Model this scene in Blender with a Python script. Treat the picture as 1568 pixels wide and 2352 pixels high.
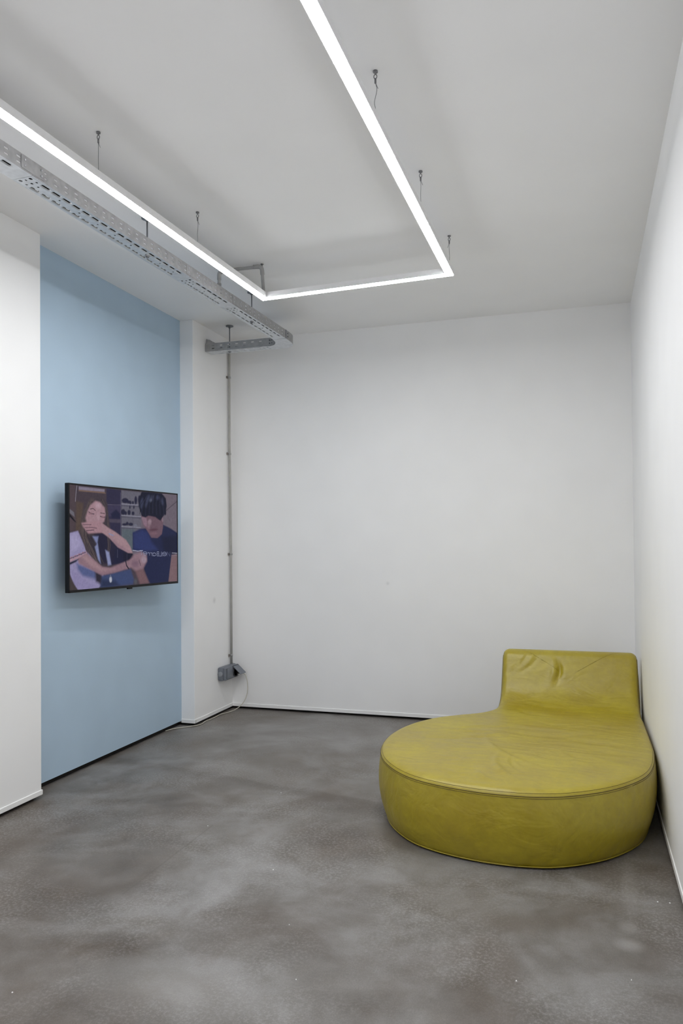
import bpy, bmesh, math, random
import numpy as np
from mathutils import Vector, Matrix

scene = bpy.context.scene
for o in list(bpy.data.objects):
    bpy.data.objects.remove(o, do_unlink=True)
COL = scene.collection

# ------------------------------------------------------------------ camera
CAM_YAW, CAM_PITCH, CAM_ROLL = 0.3072, 0.0140, -0.0078
cam_data = bpy.data.cameras.new('camera')
cam_data.sensor_fit = 'HORIZONTAL'
cam_data.sensor_width = 36.0
cam_data.lens = 1750.3 / 1568.0 * 36.0
cam_data.shift_y = 45.9 / 1568.0
cam_data.clip_start = 0.02
cam = bpy.data.objects.new('camera', cam_data)
COL.objects.link(cam)
fwd = Vector((-math.sin(CAM_YAW) * math.cos(CAM_PITCH), math.cos(CAM_YAW) * math.cos(CAM_PITCH), math.sin(CAM_PITCH)))
r0 = Vector((math.cos(CAM_YAW), math.sin(CAM_YAW), 0)); u0 = r0.cross(fwd)
rgt = r0 * math.cos(CAM_ROLL) + u0 * math.sin(CAM_ROLL)
upv = -r0 * math.sin(CAM_ROLL) + u0 * math.cos(CAM_ROLL)
cam.matrix_world = Matrix(((rgt.x, upv.x, -fwd.x, 0.0), (rgt.y, upv.y, -fwd.y, 0.0), (rgt.z, upv.z, -fwd.z, 1.45), (0, 0, 0, 1)))
scene.camera = cam

# ------------------------------------------------------------------ world, exposure
world = bpy.data.worlds.new('world'); scene.world = world
world.use_nodes = True
world.node_tree.nodes['Background'].inputs[0].default_value = (0.8, 0.85, 0.9, 1)
world.node_tree.nodes['Background'].inputs[1].default_value = 0.05
vs = scene.view_settings
vs.view_transform = 'Standard'; vs.look = 'None'; vs.gamma = 1.0; vs.exposure = 0.0; vs.use_curve_mapping = False
try:
    scene.cycles.max_bounces = 10; scene.cycles.diffuse_bounces = 9; scene.cycles.glossy_bounces = 3; scene.cycles.transmission_bounces = 1
    scene.cycles.use_light_tree = False; scene.cycles.caustics_reflective = False; scene.cycles.caustics_refractive = False
except Exception:
    pass
LIGHT_STRENGTH = 52.5          # the suspended linear lamp is the room's light

# ------------------------------------------------------------------ helpers
def s2l(c):
    c = c / 255.0
    return c / 12.92 if c <= 0.04045 else ((c + 0.055) / 1.055) ** 2.4
def rgb(r, g, b):
    return (s2l(r), s2l(g), s2l(b), 1.0)

def link(o, parent=None):
    COL.objects.link(o)
    if parent is not None:
        o.parent = parent
    return o
def tag(o, label, cat, group=None):
    o['label'] = label; o['category'] = cat
    if group: o['group'] = group
    return o
def thing(name, label, cat, group=None):
    return tag(link(bpy.data.objects.new(name, None)), label, cat, group)
def structure(o):
    o['kind'] = 'structure'
    return o
def mesh_obj(name, verts, faces, mat, parent=None, smooth=False):
    me = bpy.data.meshes.new(name)
    me.from_pydata([tuple(v) for v in verts], [], faces)
    me.validate(); me.update()
    if mat: me.materials.append(mat)
    if smooth:
        for p in me.polygons: p.use_smooth = True
    return link(bpy.data.objects.new(name, me), parent)
def bm_obj(name, bm, mat, parent=None, smooth=False, recalc=True):
    if recalc: bmesh.ops.recalc_face_normals(bm, faces=bm.faces[:])
    me = bpy.data.meshes.new(name); bm.to_mesh(me); bm.free()
    if mat: me.materials.append(mat)
    if smooth:
        for p in me.polygons: p.use_smooth = True
    return link(bpy.data.objects.new(name, me), parent)
def add_box(bm, a, b, bevel=0.0, mat=None, seg=2):
    g = bmesh.ops.create_cube(bm, size=1.0)
    vs_ = g['verts']
    for v in vs_:
        v.co = Vector(((a[0] + b[0]) / 2 + v.co.x * (b[0] - a[0]), (a[1] + b[1]) / 2 + v.co.y * (b[1] - a[1]), (a[2] + b[2]) / 2 + v.co.z * (b[2] - a[2])))
    if mat is not None:
        for v in vs_: v.co = mat @ v.co
    if bevel > 0:
        es = list({e for v in vs_ for e in v.link_edges})
        bmesh.ops.bevel(bm, geom=es, offset=bevel, segments=seg, affect='EDGES', profile=0.5)
def box(name, a, b, mat, parent=None, bevel=0.0, m=None, smooth=False):
    bm = bmesh.new(); add_box(bm, a, b, bevel, m)
    return bm_obj(name, bm, mat, parent, smooth)
def tube_geo(pts, r, n=8, closed=False):
    P = [Vector(p) for p in pts]; m = len(P); verts = []; faces = []
    rr = r if hasattr(r, '__len__') else [r] * m
    prev = None
    for i in range(m):
        if closed: t = P[(i + 1) % m] - P[i - 1]
        else: t = P[min(i + 1, m - 1)] - P[max(i - 1, 0)]
        t.normalize()
        if prev is None:
            ref = Vector((0, 0, 1)) if abs(t.z) < 0.9 else Vector((1, 0, 0))
            a = t.cross(ref).normalized()
        else:
            a = (prev - t * prev.dot(t)).normalized()
        prev = a; b = t.cross(a)
        for k in range(n):
            an = 2 * math.pi * k / n
            verts.append(P[i] + (a * math.cos(an) + b * math.sin(an)) * rr[i])
    rng = m if closed else m - 1
    for i in range(rng):
        j = (i + 1) % m
        for k in range(n):
            faces.append((i * n + k, i * n + (k + 1) % n, j * n + (k + 1) % n, j * n + k))
    if not closed:
        faces.append(tuple(range(n - 1, -1, -1))); faces.append(tuple(range((m - 1) * n, m * n)))
    return verts, faces
def tube(name, pts, r, mat, parent=None, n=8, closed=False):
    v, f = tube_geo(pts, r, n, closed)
    return mesh_obj(name, v, f, mat, parent, True)
def spline(pts, per=8, closed=False):
    P = [Vector(p) for p in pts]; n = len(P); out = []
    rng = n if closed else n - 1
    for i in range(rng):
        if closed: p0, p1, p2, p3 = P[i - 1], P[i], P[(i + 1) % n], P[(i + 2) % n]
        else: p0, p1, p2, p3 = P[max(i - 1, 0)], P[i], P[i + 1], P[min(i + 2, n - 1)]
        for k in range(per):
            t = k / per
            out.append(0.5 * ((2 * p1) + (p2 - p0) * t + (2 * p0 - 5 * p1 + 4 * p2 - p3) * t * t + (3 * p1 - p0 - 3 * p2 + p3) * t ** 3))
    if not closed: out.append(P[-1])
    return out
def bend_path(pts, rad, per=5):
    """polyline with rounded corners"""
    P = [Vector(p) for p in pts]; out = [P[0]]
    for i in range(1, len(P) - 1):
        a = (P[i - 1] - P[i]); b = (P[i + 1] - P[i])
        r = min(rad, a.length * 0.49, b.length * 0.49)
        A = P[i] + a.normalized() * r; B = P[i] + b.normalized() * r
        for k in range(per + 1):
            t = k / per
            out.append(A * (1 - t) ** 2 + P[i] * 2 * t * (1 - t) + B * t * t)
    out.append(P[-1]); return out
def disc(name, c, axis, r, h, mat, parent=None, n=20, bevel=0.0):
    ax = Vector(axis).normalized(); c = Vector(c)
    return tube(name, [c, c + ax * h], r, mat, parent, n)

# ------------------------------------------------------------------ materials
def new_mat(name):
    m = bpy.data.materials.new(name); m.use_nodes = True
    nt = m.node_tree; b = nt.nodes['Principled BSDF']
    return m, nt, b
def N(nt, t, **kw):
    n = nt.nodes.new(t)
    for k, v in kw.items(): setattr(n, k, v)
    return n
def ramp(nt, stops):
    n = nt.nodes.new('ShaderNodeValToRGB'); e = n.color_ramp.elements
    while len(e) < len(stops): e.new(0.5)
    for i, (p, c) in enumerate(stops): e[i].position = p; e[i].color = c
    return n
def noise(nt, vec, scale, detail=4.0, rough=0.55, dist=0.0):
    n = nt.nodes.new('ShaderNodeTexNoise')
    n.inputs['Scale'].default_value = scale; n.inputs['Detail'].default_value = detail
    n.inputs['Roughness'].default_value = rough; n.inputs['Distortion'].default_value = dist
    if vec is not None: nt.links.new(vec, n.inputs['Vector'])
    return n
def mixc(nt, fac, a, b, mode='MIX'):
    n = nt.nodes.new('ShaderNodeMix'); n.data_type = 'RGBA'; n.blend_type = mode
    for sock, val in ((n.inputs[0], fac), (n.inputs[6], a), (n.inputs[7], b)):
        if hasattr(val, 'is_linked') or hasattr(val, 'links'): nt.links.new(val, sock)
        else: sock.default_value = val
    return n.outputs[2]
def math_(nt, op, a, b=None, clamp=False):
    n = nt.nodes.new('ShaderNodeMath'); n.operation = op; n.use_clamp = clamp
    for sock, val in ((n.inputs[0], a), (n.inputs[1], b)):
        if val is None: continue
        if hasattr(val, 'links'): nt.links.new(val, sock)
        else: sock.default_value = val
    return n.outputs[0]
def plain(name, col, rough=0.5, metal=0.0, grain=0.0, gscale=40.0, bump=0.0, spec=0.5):
    m, nt, b = new_mat(name)
    tc = N(nt, 'ShaderNodeTexCoord')
    nz = noise(nt, tc.outputs['Object'], gscale, 1)
    hi = tuple(min(1, c * (1 + grain)) for c in col[:3]) + (1,)
    lo = tuple(c * (1 - grain) for c in col[:3]) + (1,)
    rp = ramp(nt, [(0.3, lo), (0.7, hi)])
    nt.links.new(nz.outputs['Fac'], rp.inputs['Fac']); nt.links.new(rp.outputs['Color'], b.inputs['Base Color'])
    b.inputs['Roughness'].default_value = rough; b.inputs['Metallic'].default_value = metal
    b.inputs['Specular IOR Level'].default_value = spec
    if bump > 0:
        bp = N(nt, 'ShaderNodeBump'); bp.inputs['Strength'].default_value = bump; bp.inputs['Distance'].default_value = 0.002
        nt.links.new(nz.outputs['Fac'], bp.inputs['Height']); nt.links.new(bp.outputs['Normal'], b.inputs['Normal'])
    return m

M_WALL = plain('white_wall_paint', (0.905, 0.905, 0.91, 1), 0.62, 0, 0.012, 3.0, 0.0, 0.3)
def smudge(m, p, r, amount, col):
    nt = m.node_tree; b = nt.nodes['Principled BSDF']
    src = b.inputs['Base Color'].links[0].from_socket
    tc = N(nt, 'ShaderNodeTexCoord'); vd = N(nt, 'ShaderNodeVectorMath', operation='DISTANCE')
    nt.links.new(tc.outputs['Object'], vd.inputs[0]); vd.inputs[1].default_value = p
    f = math_(nt, 'MULTIPLY', math_(nt, 'SUBTRACT', 1.0, math_(nt, 'DIVIDE', vd.outputs['Value'], r), True), amount)
    nt.links.new(mixc(nt, f, src, col), b.inputs['Base Color'])
smudge(M_WALL, (-2.961, 5.786, 0.973), 0.034, 0.4, (0.45, 0.44, 0.45, 1))      # grey scuff on the pier
smudge(M_WALL, (-1.546, 6.125, 1.11), 0.020, 0.35, (0.55, 0.55, 0.56, 1))     # faint scratch on the back wall
M_CEIL = plain('white_ceiling_paint', (0.915, 0.915, 0.92, 1), 0.8, 0, 0.012, 2.0, 0.0, 0.2)
M_BLUE = plain('pale_blue_paint', rgb(178, 200, 219), 0.55, 0, 0.02, 4.0, 0.0, 0.3)
M_TRIM = plain('white_trim', (0.90, 0.90, 0.90, 1), 0.4, 0, 0.01, 20)
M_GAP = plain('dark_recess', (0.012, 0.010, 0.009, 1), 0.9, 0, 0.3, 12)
M_GALV_SHADE = plain('galvanised_steel_shaded', (0.40, 0.40, 0.405, 1), 0.45, 0.55, 0.10, 30.0, 0.1)  # darkened copy of the tray steel, shade on its sides put into the colour
M_GALV_LIT = plain('galvanised_steel_lit', (0.66, 0.68, 0.71, 1), 0.4, 0.55, 0.08, 30.0, 0.1)  # same steel made paler, light on the tray underside put into the colour
M_ROD = plain('zinc_rod', (0.22, 0.23, 0.25, 1), 0.45, 0.6, 0.1, 60)
M_HOUSE = plain('white_lamp_housing', (0.74, 0.74, 0.75, 1), 0.45, 0, 0.01, 30)
M_WIRE = plain('steel_wire', (0.20, 0.20, 0.21, 1), 0.4, 0.6, 0.1, 80)
M_CONDUIT = plain('grey_conduit', (0.36, 0.36, 0.36, 1), 0.5, 0, 0.05, 20)
M_CONDUIT_W = plain('beige_grey_conduit', (0.43, 0.425, 0.405, 1), 0.5, 0, 0.05, 20)
M_CLIP = plain('brownish_clip', (0.22, 0.20, 0.18, 1), 0.5, 0, 0.1, 40)
M_SOCK = plain('grey_socket_plastic', rgb(112, 117, 126), 0.45, 0, 0.04, 40)
M_SOCK_L = plain('light_grey_plastic', rgb(138, 143, 150), 0.45, 0, 0.03, 40)
M_SOCK_D = plain('dark_grey_plastic', rgb(44, 46, 50), 0.5, 0, 0.05, 40)
M_BLACK = plain('black_plastic', (0.006, 0.006, 0.007, 1), 0.35, 0, 0.1, 40, 0, 0.25)
M_CABLE = plain('black_cable', (0.010, 0.010, 0.012, 1), 0.5, 0, 0.1, 40)
M_CORD = plain('off_white_cord', rgb(196, 192, 180), 0.5, 0, 0.03, 40)
M_CHIP = plain('white_paint_fleck', (0.85, 0.85, 0.84, 1), 0.6, 0, 0.02, 40)
M_STITCH = plain('olive_stitching', rgb(84, 68, 22), 0.7, 0, 0.15, 300)

def mat_light():
    m, nt, b = new_mat('lamp_diffuser')
    b.inputs['Base Color'].default_value = (0.9, 0.9, 0.9, 1)
    tc = N(nt, 'ShaderNodeTexCoord'); nz = noise(nt, tc.outputs['Object'], 1.5, 1)
    rp = ramp(nt, [(0.0, (0.97, 0.985, 1.0, 1)), (1.0, (0.98, 0.99, 1.0, 1))])
    nt.links.new(nz.outputs['Fac'], rp.inputs['Fac']); nt.links.new(rp.outputs['Color'], b.inputs['Emission Color'])
    b.inputs['Emission Strength'].default_value = LIGHT_STRENGTH
    return m
M_LIGHT = mat_light()

def mat_floor():
    m, nt, b = new_mat('worn_concrete')
    tc = N(nt, 'ShaderNodeTexCoord'); ob = tc.outputs['Object']
    sep = N(nt, 'ShaderNodeSeparateXYZ'); nt.links.new(ob, sep.inputs[0])
    X, Y = sep.outputs[0], sep.outputs[1]
    big = noise(nt, ob, 1.15, 4, 0.6, 0.4); mid = noise(nt, ob, 3.6, 6, 0.68, 0.3); fine = noise(nt, ob, 75, 2, 0.75); grit = noise(nt, ob, 190, 1, 0.7)
    r1 = ramp(nt, [(0.38, rgb(90, 82, 74)), (0.50, rgb(109, 105, 101)), (0.62, rgb(130, 128, 127))])
    nt.links.new(big.outputs['Fac'], r1.inputs['Fac'])
    r2 = ramp(nt, [(0.36, (0.30, 0.28, 0.25, 1)), (0.64, (0.72, 0.725, 0.73, 1))])
    nt.links.new(mid.outputs['Fac'], r2.inputs['Fac'])
    c = mixc(nt, 0.5, r1.outputs['Color'], r2.outputs['Color'], 'OVERLAY')
    st = noise(nt, ob, 2.3, 6, 0.62, 0.9)
    sr = ramp(nt, [(0.50, (0, 0, 0, 1)), (0.60, (1, 1, 1, 1))]); nt.links.new(st.outputs['Fac'], sr.inputs['Fac'])
    c = mixc(nt, math_(nt, 'MULTIPLY', sr.outputs['Color'], 0.24), c, rgb(92, 81, 72))
    mp2 = N(nt, 'ShaderNodeMapping'); mp2.inputs['Location'].default_value = (7.3, 2.1, 0); nt.links.new(ob, mp2.inputs['Vector'])
    lt = noise(nt, mp2.outputs['Vector'], 2.0, 6, 0.66, 0.7)
    lr = ramp(nt, [(0.52, (0, 0, 0, 1)), (0.64, (1, 1, 1, 1))]); nt.links.new(lt.outputs['Fac'], lr.inputs['Fac'])
    c = mixc(nt, math_(nt, 'MULTIPLY', lr.outputs['Color'], 0.28), c, rgb(142, 141, 140))
    # speckle gathered in worn, scuffed patches
    mask = noise(nt, ob, 1.9, 3, 0.5, 0.2)
    mr = ramp(nt, [(0.42, (0.12, 0.12, 0.12, 1)), (0.62, (1, 1, 1, 1))]); nt.links.new(mask.outputs['Fac'], mr.inputs['Fac'])
    sp = ramp(nt, [(0.47, (0, 0, 0, 1)), (0.62, (1, 1, 1, 1))]); nt.links.new(fine.outputs['Fac'], sp.inputs['Fac'])
    f = math_(nt, 'MULTIPLY', mr.outputs['Color'], sp.outputs['Color']); f = math_(nt, 'MULTIPLY', f, 0.3)
    c = mixc(nt, f, c, rgb(176, 174, 172))
    g = ramp(nt, [(0.3, (0.42, 0.42, 0.42, 1)), (0.7, (0.58, 0.58, 0.58, 1))]); nt.links.new(grit.outputs['Fac'], g.inputs['Fac'])
    c = mixc(nt, 0.6, c, g.outputs['Color'], 'OVERLAY')
    # pour line between two slabs, running from the blue wall to the sofa
    wob = noise(nt, ob, 3.0, 4, 0.6)
    w = math_(nt, 'MULTIPLY', math_(nt, 'SUBTRACT', wob.outputs['Fac'], 0.5), 0.16)
    line = math_(nt, 'ADD', math_(nt, 'ADD', Y, math_(nt, 'MULTIPLY', X, 0.19)), w)          # ~3.91 on the line
    d = math_(nt, 'SUBTRACT', line, 3.925)
    far = ramp(nt, [(0.0, (0, 0, 0, 1)), (1.0, (1, 1, 1, 1))])
    nt.links.new(math_(nt, 'ADD', math_(nt, 'MULTIPLY', d, 40.0), 0.5, True), far.inputs['Fac'])
    c = mixc(nt, math_(nt, 'MULTIPLY', far.outputs['Color'], 0.16), c, rgb(150, 146, 142))
    stain = math_(nt, 'SUBTRACT', 1.0, math_(nt, 'MULTIPLY', math_(nt, 'ABSOLUTE', math_(nt, 'ADD', d, 0.06)), 11.0), True)
    c = mixc(nt, math_(nt, 'MULTIPLY', stain, 0.32), c, rgb(84, 76, 70))
    # straight saw cut running with the room
    cut = math_(nt, 'ABSOLUTE', math_(nt, 'ADD', X, 1.836))
    cut = math_(nt, 'SUBTRACT', 1.0, math_(nt, 'MULTIPLY', cut, 150.0), True)
    rngm = math_(nt, 'MULTIPLY', math_(nt, 'GREATER_THAN', Y, 2.75), math_(nt, 'LESS_THAN', Y, 3.56))
    c = mixc(nt, math_(nt, 'MULTIPLY', math_(nt, 'MULTIPLY', cut, rngm), 0.35), c, rgb(88, 82, 76))
    side = math_(nt, 'MULTIPLY', math_(nt, 'LESS_THAN', X, -1.836), rngm)
    c = mixc(nt, math_(nt, 'MULTIPLY', side, 0.14), c, rgb(96, 89, 82))
    # pale rubbed spots near the right wall
    for (sx, sy, rx, ry, k) in ((0.14, 2.93, 0.05, 0.045, 0.30), (0.145, 3.07, 0.035, 0.045, 0.2), (0.165, 3.45, 0.035, 0.30, 0.14), (-0.45, 3.05, 0.2, 0.16, 0.12), (-1.3, 2.22, 0.30, 0.16, 0.20)):
        dx = math_(nt, 'DIVIDE', math_(nt, 'SUBTRACT', X, sx), rx); dy = math_(nt, 'DIVIDE', math_(nt, 'SUBTRACT', Y, sy), ry)
        q = math_(nt, 'SQRT', math_(nt, 'ADD', math_(nt, 'MULTIPLY', dx, dx), math_(nt, 'MULTIPLY', dy, dy)))
        q = math_(nt, 'ADD', q, math_(nt, 'MULTIPLY', math_(nt, 'SUBTRACT', mid.outputs['Fac'], 0.5), 1.6))
        q = math_(nt, 'MULTIPLY', math_(nt, 'SUBTRACT', 1.25, q, True), k)
        c = mixc(nt, q, c, rgb(186, 184, 182))
    nt.links.new(c, b.inputs['Base Color'])
    rr = ramp(nt, [(0.3, (0.34, 0.34, 0.34, 1)), (0.7, (0.55, 0.55, 0.55, 1))]); nt.links.new(mid.outputs['Fac'], rr.inputs['Fac'])
    nt.links.new(rr.outputs['Color'], b.inputs['Roughness'])
    b.inputs['Specular IOR Level'].default_value = 0.4
    hsum = math_(nt, 'ADD', fine.outputs['Fac'], math_(nt, 'MULTIPLY', grit.outputs['Fac'], 0.6))
    bp = N(nt, 'ShaderNodeBump'); bp.inputs['Strength'].default_value = 0.22; bp.inputs['Distance'].default_value = 0.003
    nt.links.new(hsum, bp.inputs['Height']); nt.links.new(bp.outputs['Normal'], b.inputs['Normal'])
    return m
M_FLOOR = mat_floor()

def mat_leather():
    m, nt, b = new_mat('mustard_leather')
    tc = N(nt, 'ShaderNodeTexCoord'); ob = tc.outputs['Object']
    a = noise(nt, ob, 3.2, 5, 0.6); f = noise(nt, ob, 26, 5, 0.65)
    r1 = ramp(nt, [(0.3, rgb(152, 133, 8)), (0.55, rgb(163, 146, 12)), (0.75, rgb(172, 157, 28))])
    nt.links.new(a.outputs['Fac'], r1.inputs['Fac'])
    r2 = ramp(nt, [(0.35, (0.44, 0.44, 0.44, 1)), (0.65, (0.55, 0.55, 0.55, 1))]); nt.links.new(f.outputs['Fac'], r2.inputs['Fac'])
    c = mixc(nt, 0.5, r1.outputs['Color'], r2.outputs['Color'], 'OVERLAY')
    nt.links.new(c, b.inputs['Base Color'])
    rr = ramp(nt, [(0.3, (0.36, 0.36, 0.36, 1)), (0.7, (0.50, 0.50, 0.50, 1))]); nt.links.new(a.outputs['Fac'], rr.inputs['Fac'])
    nt.links.new(rr.outputs['Color'], b.inputs['Roughness'])
    b.inputs['Specular IOR Level'].default_value = 0.75
    b.inputs['Coat Weight'].default_value = 0.2; b.inputs['Coat Roughness'].default_value = 0.3
    mp = N(nt, 'ShaderNodeMapping'); mp.inputs['Scale'].default_value = (5.0, 13.0, 9.0); mp.inputs['Rotation'].default_value = (0.1, 0.0, 0.35)
    nt.links.new(ob, mp.inputs['Vector'])
    wr = noise(nt, mp.outputs['Vector'], 1.0, 3, 0.5, 0.6)
    pore = noise(nt, ob, 420, 2, 0.5)
    hs = math_(nt, 'ADD', math_(nt, 'MULTIPLY', wr.outputs['Fac'], 1.0), math_(nt, 'MULTIPLY', pore.outputs['Fac'], 0.02))
    bp = N(nt, 'ShaderNodeBump'); bp.inputs['Strength'].default_value = 0.4; bp.inputs['Distance'].default_value = 0.022
    nt.links.new(hs, bp.inputs['Height']); nt.links.new(bp.outputs['Normal'], b.inputs['Normal'])
    return m
M_LEATHER = mat_leather()

# ------------------------------------------------------------------ room shell
XR, YB, H = 0.36, 6.125, 3.247          # right wall, back wall, ceiling height
XW, XB, XC = -2.972, -3.079, -2.961     # white left wall, recessed blue wall, corner pier
Y1, Y2 = 3.655, 5.439                   # recess of the blue wall
YF = -1.6                               # wall behind the camera
G = 0.024                               # walls stop just above the floor
structure(box('floor', (XB - 0.3, YF - 0.2, -0.1), (XR + 0.3, YB + 0.3, 0.0), M_FLOOR))
structure(box('ceiling', (XB - 0.3, YF - 0.2, H), (XR + 0.3, YB + 0.3, H + 0.1), M_CEIL))
structure(box('wall_right', (XR, YF, G), (XR + 0.12, YB + 0.12, H), M_WALL))
structure(box('wall_back', (XC, YB, G), (XR, YB + 0.12, H), M_WALL))
structure(box('wall_front', (XB - 0.12, YF - 0.12, 0), (XR + 0.12, YF, H), M_WALL))
structure(box('wall_left', (XW - 0.25, YF, G), (XW, Y1, H), M_WALL, None, 0.004))
structure(box('wall_left_recess', (XB - 0.12, Y1, G + 0.012), (XB, Y2, H), M_BLUE))
structure(box('wall_left_pier', (XC - 0.25, Y2, G), (XC, YB + 0.12, H), M_WALL, None, 0.004))
# near-black strips paint in the shade of the open gap under the walls
structure(box('gap_shade_right', (XR + 0.03, YF, 0), (XR + 0.10, YB + 0.1, G + 0.004), M_GAP))
structure(box('gap_shade_back', (XC, YB + 0.03, 0), (XR + 0.03, YB + 0.10, G + 0.004), M_GAP))
structure(box('gap_shade_left', (XW - 0.24, YF, 0), (XW - 0.03, Y1 - 0.03, G + 0.004), M_GAP))
structure(box('gap_shade_left_recess', (XB - 0.10, Y1, 0), (XB - 0.03, Y2 + 0.03, G + 0.016), M_GAP))
structure(box('gap_shade_left_pier', (XC - 0.24, Y2 + 0.03, 0), (XC - 0.03, YB + 0.1, G + 0.004), M_GAP))
# thin white edge beads along the wall feet
TZ0, TZ1, TP = G - 0.003, G + 0.026, 0.005
structure(box('trim_1', (XR - TP, YF, TZ0), (XR + 0.01, YB, TZ1), M_TRIM, None, 0.002))
structure(box('trim_2', (XC, YB - TP, TZ0), (XR, YB + 0.01, TZ1), M_TRIM, None, 0.002))
structure(box('trim_3', (XW - 0.01, YF, TZ0), (XW + TP, Y1 + 0.006, TZ1), M_TRIM, None, 0.003))
structure(box('trim_4', (XC - 0.01, Y2, TZ0), (XC + TP, YB, TZ1), M_TRIM, None, 0.002))
structure(box('trim_5', (XB, Y2 - TP, TZ0), (XC + TP, Y2 + 0.01, TZ1), M_TRIM, None, 0.002))

# ------------------------------------------------------------------ suspended linear lamp
lamp = thing('linear_pendant_lamp', 'white rectangular linear pendant lamp hanging on thin wires below the ceiling', 'lamp')
RZ0, RZ1, RW = 3.030, 3.068, 0.0235
path = [Vector((-0.752, 0.25)), Vector((-0.738, 4.478)), Vector((-1.952, 4.540)), Vector((-2.070, 0.25))]
def miter(path, off):
    out = []; n_ = len(path)
    for i, p in enumerate(path):
        d1 = (p - path[i - 1]).normalized(); d2 = (path[(i + 1) % n_] - p).normalized()
        n1 = Vector((-d1.y, d1.x)); n2 = Vector((-d2.y, d2.x)); b = (n1 + n2).normalized()
        out.append(p + b * (off / b.dot(n1)))
    return out
def rail_prism(name, offs, z0, z1, mat):
    A = miter(path, offs); B = miter(path, -offs)
    for i in range(4):
        j = (i + 1) % 4
        v = [(A[i].x, A[i].y, z0), (B[i].x, B[i].y, z0), (B[j].x, B[j].y, z0), (A[j].x, A[j].y, z0),
             (A[i].x, A[i].y, z1), (B[i].x, B[i].y, z1), (B[j].x, B[j].y, z1), (A[j].x, A[j].y, z1)]
        f = [(0, 3, 2, 1), (4, 5, 6, 7), (0, 1, 5, 4), (1, 2, 6, 5), (2, 3, 7, 6), (3, 0, 4, 7)]
        mesh_obj(name, v, f, mat, lamp)
rail_prism('lamp_housing', RW, RZ0 + 0.004, RZ1, M_HOUSE)
rail_prism('lamp_diffuser', RW - 0.003, RZ0, RZ0 + 0.0045, M_LIGHT)
def suspension(x, y, kink):
    zt = H; zb = RZ1
    ptz = [(x, y, zt - 0.045), (x + kink * 0.004, y, zt - 0.075), (x - kink * 0.003, y, zb + 0.06), (x, y, zb + 0.03), (x, y, zb)]
    w = tube('suspension_wire', spline(ptz, 4), 0.0011, M_WIRE, lamp, 6)
    tube('ceiling_hook', [(x, y, zt), (x, y, zt - 0.006), (x, y, zt - 0.0061), (x, y, zt - 0.014)], [0.0095, 0.0095, 0.003, 0.003], M_WIRE, w, 10)
    ring = [(x + 0.006 * math.cos(a), y, zt - 0.022 + 0.0085 * math.sin(a)) for a in [2 * math.pi * k / 12 for k in range(12)]]
    tube('hook_ring', ring, 0.0018, M_WIRE, w, 6, True)
    tube('wire_grip', [(x, y, zt - 0.03), (x, y, zt - 0.048)], 0.004, M_WIRE, w, 8)
    tube('wire_tail', [(x, y, zt - 0.045), (x + 0.010 * (1 if kink >= 0 else -1), y, zt - 0.07)], 0.001, M_WIRE, w, 5)
    tube('wire_foot', [(x, y, zb), (x, y, zb + 0.012)], 0.004, M_WIRE, w, 8)
for k, (x, y) in enumerate([(-0.735, 2.788), (-0.731, 3.615), (-0.730, 4.435), (-0.740, 1.96), (-0.743, 1.13), (-1.993, 2.825), (-1.971, 3.68), (-1.950, 4.500), (-2.018, 2.0), (-2.041, 1.17)]):
    suspension(x, y, [1.4, 0.2, -0.3, 0.5, 0.3, 0.1, 0.6, 0.2, 0.3, 0.4][k])

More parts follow.
